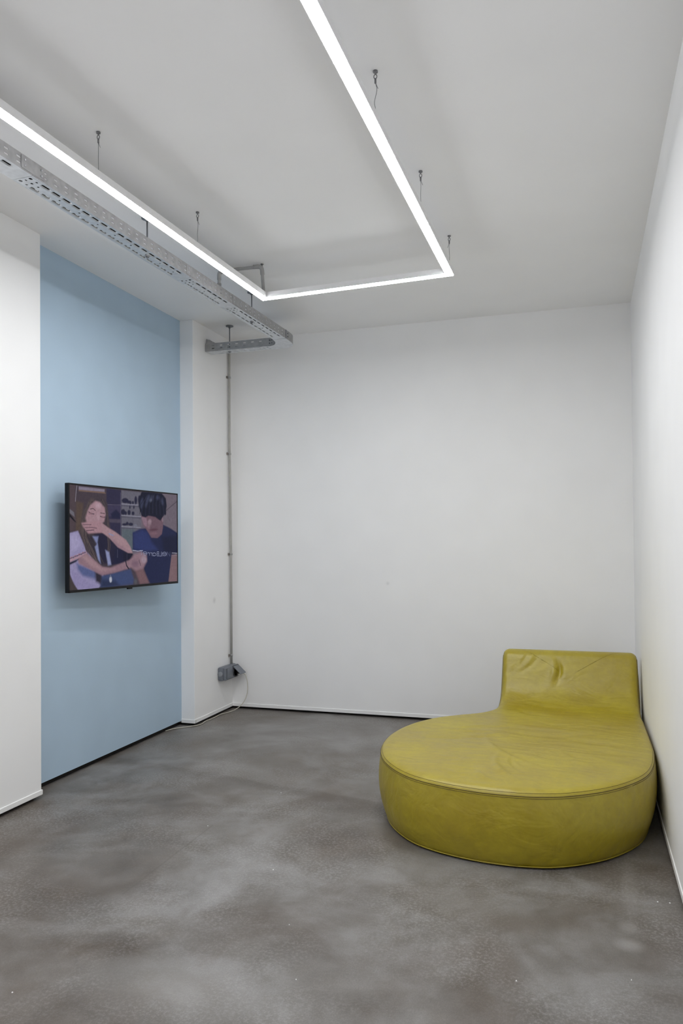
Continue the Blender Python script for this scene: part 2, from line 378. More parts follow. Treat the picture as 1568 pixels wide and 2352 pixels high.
# ------------------------------------------------------------------ cable tray
tray = thing('cable_tray', 'perforated galvanised steel cable tray hung below the ceiling beside the blue wall', 'cable tray')
TB, TH, TW = 3.035, 0.066, 0.106
SL = 0.021
def tx(y): return -2.239 + SL * (y - 2.51)          # right-hand edge of the long run
class Sheet:
    """flat perforated sheet in (s,t) laid out in space with origin o, axes e1,e2 and normal n"""
    def __init__(s, o, e1, e2, n): s.o, s.e1, s.e2, s.n = Vector(o), Vector(e1).normalized(), Vector(e2).normalized(), Vector(n).normalized(); s.v = []; s.f = []
    def P(s, a, b, c=0.0): s.v.append(s.o + s.e1 * a + s.e2 * b + s.n * c); return len(s.v) - 1
    def quad(s, a0, a1, b0, b1):
        s.f.append((s.P(a0, b0), s.P(a1, b0), s.P(a1, b1), s.P(a0, b1)))
    def hole(s, a0, a1, b0, b1, ca, cb, hl, hw, emboss=0.0):
        n = 16; outer = []; inner = []; rim = []
        for k in range(n):
            an = 2 * math.pi * (k + 0.5) / n
            c_, s_ = math.cos(an), math.sin(an)
            px = (hl - hw) * (1 if c_ > 0 else -1) + hw * c_; py = hw * s_
            inner.append((ca + px, cb + py))
            g_ = 0.006
            rim.append((ca + (hl - hw) * (1 if c_ > 0 else -1) + (hw + g_) * c_, cb + (hw + g_) * s_))
        ring = []
        for k in range(n):
            side, j = divmod(k, 4); t = j / 4.0
            # walk the rectangle starting at angle ~0 on the right edge bottom->top
            corners = [(a1, b0), (a1, b1), (a0, b1), (a0, b0)]
            p, q = corners[side], corners[(side + 1) % 4]
            ring.append((p[0] + (q[0] - p[0]) * t, p[1] + (q[1] - p[1]) * t))
        # align: hole index 0 is just above angle 0, rectangle index 2 is the middle of the right edge
        ro = [s.P(*ring[k]) for k in range(n)]
        ri = [s.P(inner[(k - 2) % n][0], inner[(k - 2) % n][1], emboss) for k in range(n)]
        if emboss:
            rm = [s.P(*rim[(k - 2) % n]) for k in range(n)]
            for k in range(n):
                s.f.append((ro[k], ro[(k + 1) % n], rm[(k + 1) % n], rm[k])); s.f.append((rm[k], rm[(k + 1) % n], ri[(k + 1) % n], ri[k]))
        else:
            for k in range(n): s.f.append((ro[k], ro[(k + 1) % n], ri[(k + 1) % n], ri[k]))
    def build(s, name, mat, parent, thick=0.0015):
        o = mesh_obj(name, s.v, s.f, mat, parent)
        bm = bmesh.new(); bm.from_mesh(o.data)
        bmesh.ops.remove_doubles(bm, verts=bm.verts[:], dist=1e-5); bmesh.ops.recalc_face_normals(bm, faces=bm.faces[:]); bm.to_mesh(o.data); bm.free()
        md = o.modifiers.new('thickness', 'SOLIDIFY'); md.thickness = thick; md.offset = 0
        return o
PITCH = 0.0702
def bottom_sheet(o, e1, e2, L, mat, parent, joint0=True, joint1=True):
    S = Sheet(o, e1, e2, (0, 0, 1))
    m0 = 0.075 if joint0 else 0.02; m1 = 0.03
    n = max(1, int((L - m0 - m1) / PITCH)); m1 = L - m0 - n * PITCH
    bands = [(0, 0.011, 's'), (0.011, 0.037, 'slot'), (0.037, 0.069, 'mid'), (0.069, 0.095, 'slot'), (0.095, TW, 's')]
    for (b0, b1, k) in bands:
        for i in range(n):
            a0 = m0 + i * PITCH; a1 = a0 + PITCH; c = (a0 + a1) / 2; cb = (b0 + b1) / 2
            if k == 'slot': S.hole(a0, a1, b0, b1, c, cb, 0.025, 0.0055, 0.003)
            elif k == 'mid' and i % 2 == 0: S.hole(a0, a1, b0, b1, a0 + 0.018, cb - 0.004, 0.0055, 0.0045)
            else: S.quad(a0, a1, b0, b1)
        S.quad(m0 + n * PITCH, L, b0, b1)
        if not joint0: S.quad(0, m0, b0, b1)
    if joint0:                                   # bolt pattern at the splice
        S.quad(0, m0, 0, 0.013); S.quad(0, m0, 0.093, TW)
        h = m0 / 2
        for (b0, b1, ca, hl) in ((0.013, 0.040, 0.5, 0.009), (0.066, 0.093, 0.5, 0.009)):
            S.hole(0, h, b0, b1, h * ca, (b0 + b1) / 2, hl, 0.007); S.hole(h, m0, b0, b1, h + h * ca, (b0 + b1) / 2, 0.006, 0.005)
        S.hole(0, h, 0.040, 0.066, h * 0.6, 0.054, 0.006, 0.004); S.hole(h, m0, 0.040, 0.066, h + h * 0.5, 0.052, 0.007, 0.005)
    return S.build('tray_bottom', mat, parent)
def side_sheet(o, e1, L, n_, mat, parent):
    S = Sheet(o, e1, (0, 0, 1), n_)
    n = int((L - 0.03) / PITCH); m0 = (L - n * PITCH) / 2
    for (b0, b1, k) in ((0, 0.010, 0), (0.010, 0.033, 1), (0.033, 0.057, 1), (0.057, TH, 0)):
        S.quad(0, m0, b0, b1); S.quad(L - m0, L, b0, b1)
        for i in range(n):
            a0 = m0 + i * PITCH; a1 = a0 + PITCH
            if k: S.hole(a0, a1, b0, b1, (a0 + a1) / 2, (b0 + b1) / 2, 0.012, 0.004)
            else: S.quad(a0, a1, b0, b1)
    return S.build('side_rail', mat, parent)
dirv = Vector((SL, 1, 0)).normalized(); latv = Vector((-dirv.y, dirv.x, 0))      # latv points to the blue wall
YEND = 5.475
secs = [0.5, 2.70, 4.05, 4.64, YEND]
for a, b in zip(secs[:-1], secs[1:]):
    o = Vector((tx(a), a, TB)); L = (Vector((tx(b), b, TB)) - o).length - 0.002
    bottom_sheet(o, dirv, latv, L, M_GALV_LIT, tray)
    side_sheet(o, dirv, L, -latv, M_GALV_SHADE, tray)
    side_sheet(o + latv * TW, dirv, L, latv, M_GALV_SHADE, tray)
# splice plates and bolts on the outer side
for y in secs[1:-1]:
    p = Vector((tx(y), y, 0)); m = Matrix.Translation(p) @ Matrix.Rotation(-math.atan(SL), 4, 'Z')
    sp = box('splice_plate', (0.001, -0.07, TB + 0.006), (0.0035, 0.07, TB + 0.060), M_GALV_SHADE, tray, 0.0, m)
    for dy in (-0.05, 0.05):
        for dz in (0.02, 0.045):
            c = m @ Vector((0.0035, dy, TB + dz)); tube('bolt', [c, c + Vector((0.004, 0, 0))], 0.0045, M_GALV_LIT, sp, 6)
# quarter-turn elbow, curved inside and blunt outside
Cn = Vector((-2.395, YEND, 0)); yc0 = 5.645          # centre of the turn; near face of the short run
ia, ib = tx(YEND) - TW - Cn.x, yc0 - YEND
oa, ob_ = tx(YEND) - Cn.x, yc0 + TW - YEND
def arc(outer, z, e=0.0, n=18):
    out = []
    for k in range(n + 1):
        t = math.pi / 2 * k / n; c_, s_ = math.cos(t), math.sin(t)
        if outer: p_ = 2 / 3.6; out.append(Vector((Cn.x + (oa + e) * c_ ** p_ if c_ > 1e-9 else Cn.x, Cn.y + (ob_ + e) * (s_ ** p_ if s_ > 1e-9 else 0), z)))
        else: out.append(Vector((Cn.x + (ia + e) * c_, Cn.y + (ib + e) * s_, z)))
    return out
def strip(name, A, B, mat, parent, th=0.0018):
    n = len(A); o = mesh_obj(name, A + B, [(k, k + 1, n + k + 1, n + k) for k in range(n - 1)], mat, parent)
    md = o.modifiers.new('thickness', 'SOLIDIFY'); md.thickness = th; md.offset = 0
    return o
elbow = strip('elbow', arc(False, TB - 0.002, -0.001), arc(True, TB - 0.002, 0.002), M_GALV_LIT, tray)
strip('elbow_outer_wall', arc(True, TB - 0.002, 0.002), arc(True, TB + TH, 0.002), M_GALV_SHADE, elbow)
strip('elbow_inner_wall', arc(False, TB - 0.002, -0.001), arc(False, TB + TH, -0.001), M_GALV_SHADE, elbow)
for dz in (0.02, 0.045):
    c = Vector((Cn.x + oa + 0.002, YEND + 0.03, TB + dz)); tube('bolt', [c, c + Vector((0.006, 0, 0))], 0.006, M_ROD, elbow, 6)
    for dx in (0.012, 0.035):
        c = Vector((Cn.x + dx, yc0 - 0.001 - 0.006 * (dx > 0.03), TB + dz)); tube('bolt', [c, c - Vector((0, 0.006, 0))], 0.006, M_ROD, elbow, 6)
# dark slit where the long run laps into the elbow
p = Vector((tx(YEND), YEND, 0)); m = Matrix.Translation(p) @ Matrix.Rotation(-math.atan(SL), 4, 'Z')
box('lap_joint', (0.0005, -0.006, TB + 0.002), (0.004, 0.004, TB + TH), M_ROD, tray, 0.0, m)
# short run to the wall
xe = Cn.x; Lc = xe - (XC + 0.006)
bottom_sheet((xe, yc0, TB), (-1, 0, 0), (0, 1, 0), Lc, M_GALV_LIT, tray, True)
side_sheet((xe, yc0, TB), (-1, 0, 0), Lc, (0, -1, 0), M_GALV_SHADE, tray)
side_sheet((xe, yc0 + TW, TB), (-1, 0, 0), Lc, (0, 1, 0), M_GALV_SHADE, tray)
box('end_plate', (XC + 0.004, yc0 - 0.002, TB - 0.001), (XC + 0.045, yc0 - 0.0005, TB + TH), M_GALV_SHADE, tray)
wb = bmesh.new()
add_box(wb, (XC + 0.001, yc0 + 0.02, TB + TH - 0.02), (XC + 0.005, yc0 + 0.10, TB + TH + 0.045), 0.001)
for yy in (yc0 + 0.022, yc0 + 0.095):
    q = [wb.verts.new((XC + 0.004, yy, TB + TH + 0.042)), wb.verts.new((XC + 0.03, yy, TB + TH + 0.038)), wb.verts.new((XC + 0.085, yy, TB + TH + 0.002)), wb.verts.new((XC + 0.004, yy, TB + TH + 0.002))]
    q2 = [wb.verts.new((v.co.x, yy + 0.004, v.co.z)) for v in q]
    wb.faces.new(q); wb.faces.new(q2[::-1])
    for k in range(4): wb.faces.new((q[k], q[(k + 1) % 4], q2[(k + 1) % 4], q2[k]))
bm_obj('wall_bracket', wb, M_GALV_SHADE, tray)
# threaded rods
def rod(x, y):
    r_ = tube('threaded_rod', [(x, y, TB - 0.012), (x, y, H)], 0.0045, M_ROD, tray, 8)
    tube('ceiling_plate', [(x, y, H - 0.001), (x, y, H - 0.007), (x, y, H - 0.0071), (x, y, H - 0.020)], [0.031, 0.031, 0.010, 0.009], M_ROD, r_, 16)
    for z in (TB - 0.009, TB + 0.003): tube('nut', [(x, y, z), (x, y, z + 0.006)], 0.009, M_ROD, r_, 6)
    tube('washer', [(x, y, TB - 0.003), (x, y, TB - 0.001)], 0.015, M_GALV_SHADE, r_, 14)
for y in (2.42, 3.655, 4.98):
    c = Vector((tx(y), y, 0)) + latv * (TW / 2); rod(c.x, c.y)
rod(-2.763, yc0 + TW / 2)
# black cables lying in the tray
bundle = thing('cable_bundle', 'bundle of black power cables lying inside the galvanised tray', 'cables')
for k in range(5):
    off = 0.021 + k * 0.0145; q_ = off / TW
    pts = [Vector((tx(y), y, 0)) + latv * (off + 0.002 * math.sin(y * 2.1 + k * 1.7)) + Vector((0, 0, TB + 0.0125)) for y in np.linspace(0.52, YEND - 0.02, 22)]
    pts += [Vector((Cn.x + (oa - off) * math.cos(a), Cn.y + (ob_ - off) * math.sin(a), TB + 0.0125)) for a in np.linspace(0.15, math.pi / 2, 8)]
    pts += [Vector((xe - 0.05, yc0 + TW - off, TB + 0.0125)), Vector((XC + 0.10 + 0.02 * k, yc0 + TW - off, TB + 0.0125))]
    tube('cable', pts, 0.0068, M_CABLE, bundle, 8)

# ------------------------------------------------------------------ grey conduit between tray and lamp
cd = thing('ceiling_conduit', 'grey plastic conduit looping from the cable tray to the corner of the lamp', 'conduit')
cz = H - 0.022
cp = [(-2.25, 4.49, TB + 0.032), (-2.25, 4.49, cz), (-2.13, 4.478, cz), (-1.945, 4.485, cz), (-1.945, 4.512, RZ1 + 0.004)]
tube('pipe', bend_path(cp, 0.03), 0.0105, M_CONDUIT, cd, 10)
tube('elbow_fitting', bend_path([(-2.0, 4.476, cz), (-1.945, 4.485, cz), (-1.945, 4.494, cz - 0.05)], 0.03), 0.0135, M_CONDUIT, cd, 10)
tube('elbow_fitting', bend_path([(-2.25, 4.49, cz - 0.05), (-2.25, 4.49, cz), (-2.21, 4.489, cz)], 0.03), 0.0135, M_CONDUIT, cd, 10)
tube('sleeve', [(-2.25, 4.49, TB + 0.05), (-2.25, 4.49, TB + 0.115)], 0.0145, M_CONDUIT, cd, 10)

# ------------------------------------------------------------------ wall conduit with clips
wc = thing('wall_conduit', 'thin grey conduit pipe clipped to the white corner pier down to the socket', 'conduit')
px, py = XC + 0.017, 6.062
tube('pipe', bend_path([(px, 5.775, 3.086), (px, 5.93, 3.135), (px, py, 3.165), (px - 0.0005, py - 0.006, 2.4), (px, py + 0.012, 1.35), (px, py + 0.008, 0.402)], 0.05), 0.0105, M_CONDUIT_W, wc, 12)
for z, dy in ((2.905, -0.004), (2.235, -0.004), (1.357, 0.012), (0.475, 0.008)):
    cl = tube('pipe_clip', [(px, py + dy, z - 0.008), (px, py + dy, z + 0.008)], 0.0135, M_CONDUIT, wc, 12)
    box('clip_foot', (XC + 0.0005, py + dy - 0.030, z - 0.010), (XC + 0.012, py + dy - 0.011, z + 0.010), M_CLIP, cl, 0.002)

# ------------------------------------------------------------------ socket box
sk = thing('socket_box', 'grey surface-mounted double power socket low on the corner pier', 'socket')
sy0, sy1, sz0, sz1, sd = 5.838, 6.098, 0.288, 0.402, 0.075
bm = bmesh.new(); add_box(bm, (XC + 0.001, sy0, sz0), (XC + 0.052, sy1, sz1), 0.012, None, 3); bm_obj('back_box', bm, M_SOCK, sk, True)
bm = bmesh.new(); add_box(bm, (XC + 0.050, sy0 + 0.004, sz0 + 0.003), (XC + sd, sy1 - 0.004, sz1 - 0.003), 0.008, None, 3); cover = bm_obj('front_cover', bm, M_SOCK, sk, True)
for z in (sz0 + 0.012, sz1 - 0.012):
    for y in (sy0 + 0.014, sy1 - 0.014): tube('screw', [(XC + sd - 0.001, y, z), (XC + sd + 0.002, y, z)], 0.004, M_SOCK_L, cover, 8)
tube('cable_grommet', [(XC + 0.026, sy0 + 0.002, (sz0 + sz1) / 2), (XC + 0.026, sy0 - 0.003, (sz0 + sz1) / 2)], [0.024, 0.021], M_SOCK_L, sk, 20)
bm = bmesh.new(); add_box(bm, (XC + sd - 0.002, sy0 + 0.022, sz0 + 0.014), (XC + sd + 0.008, sy0 + 0.125, sz1 - 0.010), 0.005, None, 2); bm_obj('closed_lid', bm, M_SOCK, sk, True)
yc = sy0 + 0.190; zc = 0.342
tube('socket_well', [(XC + sd - 0.003, yc, zc), (XC + sd + 0.006, yc, zc), (XC + sd + 0.006, yc, zc), (XC + sd - 0.001, yc, zc)], [0.046, 0.046, 0.036, 0.034], M_SOCK_D, sk, 24)
# lid of the second outlet, swung up and out over the plug
ml = Matrix.Translation((XC + sd + 0.002, yc, sz1 - 0.008)) @ Matrix.Rotation(math.radians(42), 4, 'Y')
lid = box('open_lid', (0.0, -0.052, -0.004), (0.098, 0.052, 0.004), M_SOCK, sk, 0.0035, ml)
tube('hinge', [(XC + sd + 0.002, yc - 0.05, sz1 - 0.008), (XC + sd + 0.002, yc + 0.05, sz1 - 0.008)], 0.005, M_SOCK_D, sk, 8)
# plug and cord
cord = thing('mains_lead', 'off-white mains lead plugged into the grey socket and trailing along the wall foot', 'mains lead')
tube('plug', [(XC + sd + 0.007, yc, zc), (XC + sd + 0.026, yc, zc), (XC + sd + 0.044, yc, zc - 0.004), (XC + sd + 0.058, yc, zc - 0.010)], [0.019, 0.019, 0.014, 0.007], M_BLACK, cord, 14)
cp = [(XC + sd + 0.056, yc, zc - 0.010), (XC + 0.152, yc + 0.03, 0.315), (XC + 0.166, yc + 0.045, 0.25), (XC + 0.165, yc + 0.045, 0.15), (XC + 0.135, yc + 0.025, 0.07), (XC + 0.085, yc - 0.01, 0.020),
      (XC + 0.045, 5.93, 0.006), (XC + 0.018, 5.86, 0.0052), (XC + 0.022, 5.72, 0.0052), (XC + 0.012, 5.60, 0.0052), (XC + 0.026, 5.50, 0.0052), (XC + 0.0, 5.43, 0.0052), (XC - 0.075, 5.345, 0.0052), (XC - 0.116, 5.29, 0.0052), (XC - 0.135, 5.22, 0.0052)]
tube('flex', spline(cp, 6), 0.0037, M_CORD, cord, 8)

# ------------------------------------------------------------------ television
PICTURE = [
('p','453b44',0.004,[(-0.009,-0.012),(0.321,-0.008),(0.322,1.049),(-0.011,1.019)]),
('p','4e4147',0.01,[(-0.003,-0.009),(0.046,-0.002),(0.041,0.439),(-0.003,0.44)]),
('p','55463f',0.02,[(0.051,0.155),(0.107,0.168),(0.093,0.438),(0.046,0.439)]),
('p','857d8f',0.004,[(0.072,0.01),(0.284,0.014),(0.284,0.042),(0.072,0.043)]),
('p','7a6358',0.003,[(0.072,0.043),(0.284,0.042),(0.294,0.056),(0.072,0.055)]),
('l','8d8794',0.004,[(0.058,0.005),(0.051,0.064),(0.046,0.156)]),
('p','6d6a74',0.004,[(-0.003,0.227),(0.035,0.261),(0.039,0.306),(-0.003,0.263)]),
('p','0d0e1a',0.004,[(-0.003,0.267),(0.053,0.356),(0.041,0.352),(-0.003,0.3)]),
('p','2d2a45',0.006,[(0.3,0.003),(0.431,0.007),(0.431,0.77),(0.3,0.763)]),
('p','3b3652',0.006,[(0.31,0.161),(0.424,0.161),(0.424,0.288),(0.31,0.285)]),
('p','1d1f3d',0.012,[(0.337,0.257),(0.384,0.209),(0.42,0.252),(0.42,0.302),(0.345,0.301)]),
('p','4a4355',0.005,[(0.321,0.311),(0.428,0.311),(0.428,0.347),(0.321,0.346)]),
('l','5a5566',0.002,[(0.31,0.165),(0.428,0.161)]),
('l','55526a',0.004,[(0.424,0.035),(0.426,0.761)]),
('p','656370',0.006,[(0.432,0.008),(0.627,0.01),(0.655,0.682),(0.433,0.674)]),
('p','57616a',0.02,[(0.437,0.406),(0.558,0.408),(0.55,0.636),(0.437,0.633)]),
('l','8c8b9c',0.004,[(0.434,0.15),(0.627,0.148)]),
('l','474659',0.003,[(0.434,0.168),(0.627,0.167)]),
('l','8c8b9c',0.004,[(0.434,0.268),(0.627,0.271)]),
('l','474659',0.003,[(0.434,0.286),(0.627,0.29)]),
('l','8c8b9c',0.004,[(0.434,0.382),(0.627,0.39)]),
('l','474659',0.003,[(0.434,0.4),(0.627,0.409)]),
('p','23233c',0.006,[(0.498,0.11),(0.495,0.122),(0.486,0.132),(0.474,0.139),(0.46,0.14),(0.447,0.135),(0.439,0.127),(0.435,0.115),(0.439,0.103),(0.447,0.093),(0.46,0.086),(0.474,0.085),(0.486,0.089),(0.495,0.098)]),
('p','23233c',0.006,[(0.518,0.122),(0.516,0.129),(0.511,0.136),(0.504,0.139),(0.496,0.14),(0.488,0.137),(0.483,0.132),(0.482,0.125),(0.483,0.118),(0.488,0.111),(0.496,0.108),(0.504,0.107),(0.511,0.11),(0.516,0.115)]),
('p','23233c',0.006,[(0.527,0.128),(0.526,0.136),(0.523,0.143),(0.519,0.146),(0.514,0.147),(0.51,0.143),(0.508,0.137),(0.507,0.129),(0.508,0.121),(0.51,0.115),(0.514,0.111),(0.519,0.11),(0.523,0.114),(0.526,0.12)]),
('p','23233c',0.006,[(0.551,0.126),(0.55,0.133),(0.547,0.139),(0.543,0.143),(0.538,0.143),(0.534,0.14),(0.531,0.135),(0.53,0.128),(0.531,0.12),(0.534,0.114),(0.538,0.111),(0.543,0.11),(0.547,0.113),(0.55,0.119)]),
('p','23233c',0.006,[(0.581,0.098),(0.579,0.118),(0.576,0.134),(0.571,0.143),(0.565,0.143),(0.56,0.135),(0.556,0.12),(0.555,0.1),(0.556,0.081),(0.56,0.065),(0.565,0.056),(0.57,0.055),(0.576,0.064),(0.579,0.079)]),
('p','23233c',0.006,[(0.621,0.09),(0.619,0.112),(0.615,0.129),(0.608,0.139),(0.601,0.139),(0.595,0.13),(0.591,0.114),(0.589,0.093),(0.591,0.072),(0.595,0.054),(0.601,0.044),(0.608,0.044),(0.615,0.052),(0.619,0.069)]),
('p','23233c',0.006,[(0.468,0.231),(0.466,0.245),(0.461,0.256),(0.453,0.262),(0.444,0.263),(0.436,0.257),(0.431,0.247),(0.429,0.233),(0.431,0.22),(0.436,0.209),(0.444,0.202),(0.453,0.202),(0.461,0.207),(0.466,0.218)]),
('p','23233c',0.006,[(0.483,0.241),(0.482,0.25),(0.478,0.257),(0.473,0.261),(0.467,0.262),(0.462,0.258),(0.458,0.251),(0.457,0.243),(0.458,0.234),(0.462,0.227),(0.467,0.223),(0.473,0.222),(0.478,0.226),(0.482,0.233)]),
('p','23233c',0.006,[(0.518,0.233),(0.517,0.245),(0.513,0.255),(0.507,0.26),(0.5,0.261),(0.494,0.256),(0.49,0.246),(0.488,0.235),(0.49,0.222),(0.494,0.213),(0.5,0.207),(0.507,0.207),(0.513,0.211),(0.517,0.221)]),
('p','23233c',0.006,[(0.555,0.24),(0.554,0.249),(0.55,0.256),(0.544,0.261),(0.538,0.261),(0.533,0.257),(0.529,0.25),(0.528,0.242),(0.529,0.233),(0.533,0.225),(0.538,0.221),(0.544,0.221),(0.55,0.224),(0.554,0.231)]),
('p','23233c',0.006,[(0.484,0.36),(0.482,0.366),(0.476,0.371),(0.466,0.374),(0.456,0.374),(0.447,0.372),(0.44,0.367),(0.438,0.362),(0.44,0.356),(0.447,0.352),(0.456,0.349),(0.466,0.349),(0.476,0.351),(0.482,0.355)]),
('p','23233c',0.006,[(0.499,0.351),(0.498,0.359),(0.494,0.365),(0.489,0.369),(0.483,0.369),(0.478,0.366),(0.474,0.36),(0.473,0.352),(0.474,0.344),(0.478,0.337),(0.483,0.333),(0.489,0.333),(0.494,0.337),(0.498,0.343)]),
('p','23233c',0.006,[(0.543,0.357),(0.541,0.364),(0.534,0.37),(0.525,0.374),(0.514,0.374),(0.505,0.371),(0.498,0.365),(0.496,0.358),(0.498,0.351),(0.505,0.345),(0.514,0.342),(0.525,0.341),(0.534,0.344),(0.541,0.35)]),
('p','6e6f80',0.006,[(0.581,0.367),(0.579,0.372),(0.574,0.376),(0.566,0.378),(0.558,0.378),(0.55,0.377),(0.545,0.373),(0.543,0.368),(0.545,0.363),(0.55,0.359),(0.558,0.357),(0.566,0.356),(0.574,0.358),(0.579,0.362)]),
('p','2b2b42',0.005,[(0.519,0.178),(0.518,0.186),(0.516,0.193),(0.513,0.197),(0.51,0.197),(0.507,0.193),(0.505,0.187),(0.504,0.179),(0.505,0.171),(0.507,0.165),(0.51,0.161),(0.513,0.161),(0.516,0.164),(0.518,0.17)]),
('p','2b2b42',0.005,[(0.557,0.176),(0.556,0.184),(0.554,0.19),(0.551,0.194),(0.547,0.194),(0.544,0.191),(0.542,0.185),(0.541,0.177),(0.542,0.169),(0.544,0.162),(0.547,0.158),(0.551,0.158),(0.554,0.161),(0.556,0.168)]),
('l','4b4a5c',0.003,[(0.541,0.283),(0.539,0.636)]),
('p','6c626e',0.006,[(0.618,-0.004),(1.016,-0.01),(1.021,1.013),(0.619,0.681)]),
('l','4c4450',0.007,[(0.877,0.192),(0.998,0.078)]),
('p','1a1b38',0.01,[(0.321,0.506),(0.491,0.644),(0.516,0.747),(0.321,0.782)]),
('p','14142b',0.006,[(0.449,0.657),(0.537,0.659),(0.537,0.743),(0.449,0.739)]),
('l','4f5068',0.003,[(0.396,0.623),(0.396,0.705)]),
('l','3d3d58',0.003,[(0.482,0.667),(0.482,0.736)]),
('p','1d2346',0.008,[(0.537,0.445),(0.619,0.404),(0.699,0.39),(0.839,0.348),(0.927,0.39),(1.008,0.444),(1.009,0.679),(0.938,0.692),(0.929,0.787),(0.9,1.002),(0.696,1.006),(0.646,0.83),(0.664,0.678),(0.537,0.631)]),
('p','2b3566',0.03,[(0.543,0.45),(0.627,0.409),(0.686,0.439),(0.722,0.544),(0.788,0.633),(0.664,0.649),(0.545,0.622)]),
('p','161a36',0.03,[(0.83,0.486),(0.998,0.475),(0.999,0.669),(0.918,0.686),(0.85,0.644)]),
('p','6d5461',0.008,[(0.623,0.255),(0.848,0.258),(0.845,0.377),(0.832,0.458),(0.787,0.502),(0.722,0.498),(0.683,0.429),(0.638,0.354)]),
('p','8b7080',0.012,[(0.624,0.255),(0.673,0.286),(0.681,0.352),(0.672,0.381),(0.645,0.358),(0.629,0.307)]),
('p','947c88',0.014,[(0.723,0.33),(0.72,0.345),(0.713,0.356),(0.705,0.362),(0.697,0.361),(0.691,0.353),(0.687,0.341),(0.687,0.326),(0.691,0.311),(0.698,0.3),(0.706,0.294),(0.714,0.295),(0.72,0.302),(0.724,0.315)]),
('p','856b78',0.016,[(0.707,0.376),(0.706,0.385),(0.702,0.392),(0.697,0.397),(0.692,0.397),(0.687,0.393),(0.683,0.385),(0.682,0.376),(0.683,0.367),(0.687,0.36),(0.692,0.356),(0.697,0.355),(0.702,0.359),(0.706,0.367)]),
('p','5a3b4a',0.01,[(0.791,0.405),(0.788,0.411),(0.776,0.418),(0.758,0.422),(0.738,0.425),(0.72,0.425),(0.708,0.421),(0.703,0.416),(0.707,0.41),(0.718,0.404),(0.736,0.399),(0.755,0.396),(0.773,0.396),(0.786,0.399)]),
('p','7b5d6a',0.012,[(0.787,0.451),(0.783,0.458),(0.773,0.463),(0.758,0.466),(0.741,0.466),(0.727,0.464),(0.717,0.458),(0.713,0.452),(0.716,0.445),(0.727,0.439),(0.741,0.436),(0.758,0.436),(0.773,0.439),(0.783,0.444)]),
('p','8c7684',0.006,[(0.847,0.293),(0.847,0.305),(0.845,0.315),(0.842,0.32),(0.839,0.32),(0.837,0.315),(0.835,0.305),(0.834,0.293),(0.835,0.281),(0.836,0.272),(0.839,0.266),(0.842,0.266),(0.845,0.271),(0.847,0.281)]),
('p','13152b',0.008,[(0.594,0.158),(0.604,0.068),(0.625,0),(0.707,-0.003),(0.833,-0.002),(0.877,0.051),(0.887,0.137),(0.873,0.217),(0.816,0.309),(0.763,0.27),(0.694,0.258),(0.663,0.279),(0.627,0.271)]),
('p','3b405a',0.02,[(0.641,0.128),(0.636,0.153),(0.63,0.172),(0.623,0.183),(0.617,0.182),(0.613,0.171),(0.611,0.151),(0.613,0.126),(0.617,0.102),(0.624,0.083),(0.631,0.072),(0.637,0.072),(0.641,0.084),(0.643,0.104)]),
('p','3b405a',0.02,[(0.71,0.081),(0.702,0.099),(0.691,0.112),(0.68,0.118),(0.671,0.115),(0.666,0.104),(0.665,0.088),(0.669,0.069),(0.677,0.051),(0.688,0.038),(0.698,0.032),(0.708,0.035),(0.713,0.045),(0.714,0.062)]),
('p','3b405a',0.02,[(0.742,0.068),(0.735,0.081),(0.727,0.091),(0.72,0.095),(0.715,0.092),(0.713,0.085),(0.714,0.073),(0.719,0.059),(0.725,0.046),(0.733,0.036),(0.74,0.032),(0.746,0.034),(0.748,0.042),(0.746,0.054)]),
('p','3b405a',0.02,[(0.684,0.136),(0.679,0.149),(0.674,0.16),(0.668,0.165),(0.663,0.164),(0.661,0.157),(0.66,0.145),(0.663,0.131),(0.667,0.118),(0.673,0.107),(0.678,0.102),(0.683,0.103),(0.686,0.11),(0.686,0.121)]),
('p','3b405a',0.02,[(0.807,0.053),(0.804,0.063),(0.798,0.071),(0.791,0.074),(0.783,0.074),(0.777,0.069),(0.774,0.06),(0.774,0.05),(0.777,0.04),(0.783,0.032),(0.791,0.028),(0.798,0.029),(0.804,0.034),(0.807,0.043)]),
('p','3b405a',0.02,[(0.851,0.088),(0.853,0.105),(0.852,0.119),(0.848,0.128),(0.842,0.129),(0.835,0.123),(0.829,0.111),(0.825,0.095),(0.823,0.078),(0.825,0.064),(0.829,0.055),(0.835,0.053),(0.841,0.059),(0.847,0.072)]),
('p','666b80',0.016,[(0.728,0.092),(0.724,0.097),(0.719,0.101),(0.713,0.101),(0.709,0.099),(0.707,0.094),(0.707,0.088),(0.709,0.082),(0.713,0.076),(0.718,0.073),(0.723,0.072),(0.728,0.074),(0.73,0.079),(0.73,0.085)]),
('p','13152b',0.006,[(0.881,0.212),(0.88,0.226),(0.877,0.237),(0.872,0.243),(0.867,0.244),(0.862,0.238),(0.859,0.227),(0.858,0.213),(0.859,0.2),(0.862,0.188),(0.867,0.182),(0.872,0.182),(0.877,0.187),(0.88,0.198)]),
('l','0b0c1c',0.003,[(0.654,0.066),(0.618,0.138),(0.606,0.242)]),
('l','2b2f47',0.003,[(0.668,0.059),(0.635,0.136),(0.624,0.254)]),
('l','0b0c1c',0.003,[(0.683,0.051),(0.652,0.135),(0.643,0.234)]),
('l','2b2f47',0.003,[(0.697,0.044),(0.669,0.134),(0.662,0.258)]),
('l','0b0c1c',0.003,[(0.712,0.037),(0.686,0.132),(0.681,0.244)]),
('l','2b2f47',0.003,[(0.726,0.03),(0.703,0.131),(0.7,0.237)]),
('l','0b0c1c',0.003,[(0.741,0.023),(0.72,0.13),(0.719,0.249)]),
('l','2b2f47',0.003,[(0.756,0.016),(0.738,0.128),(0.738,0.229)]),
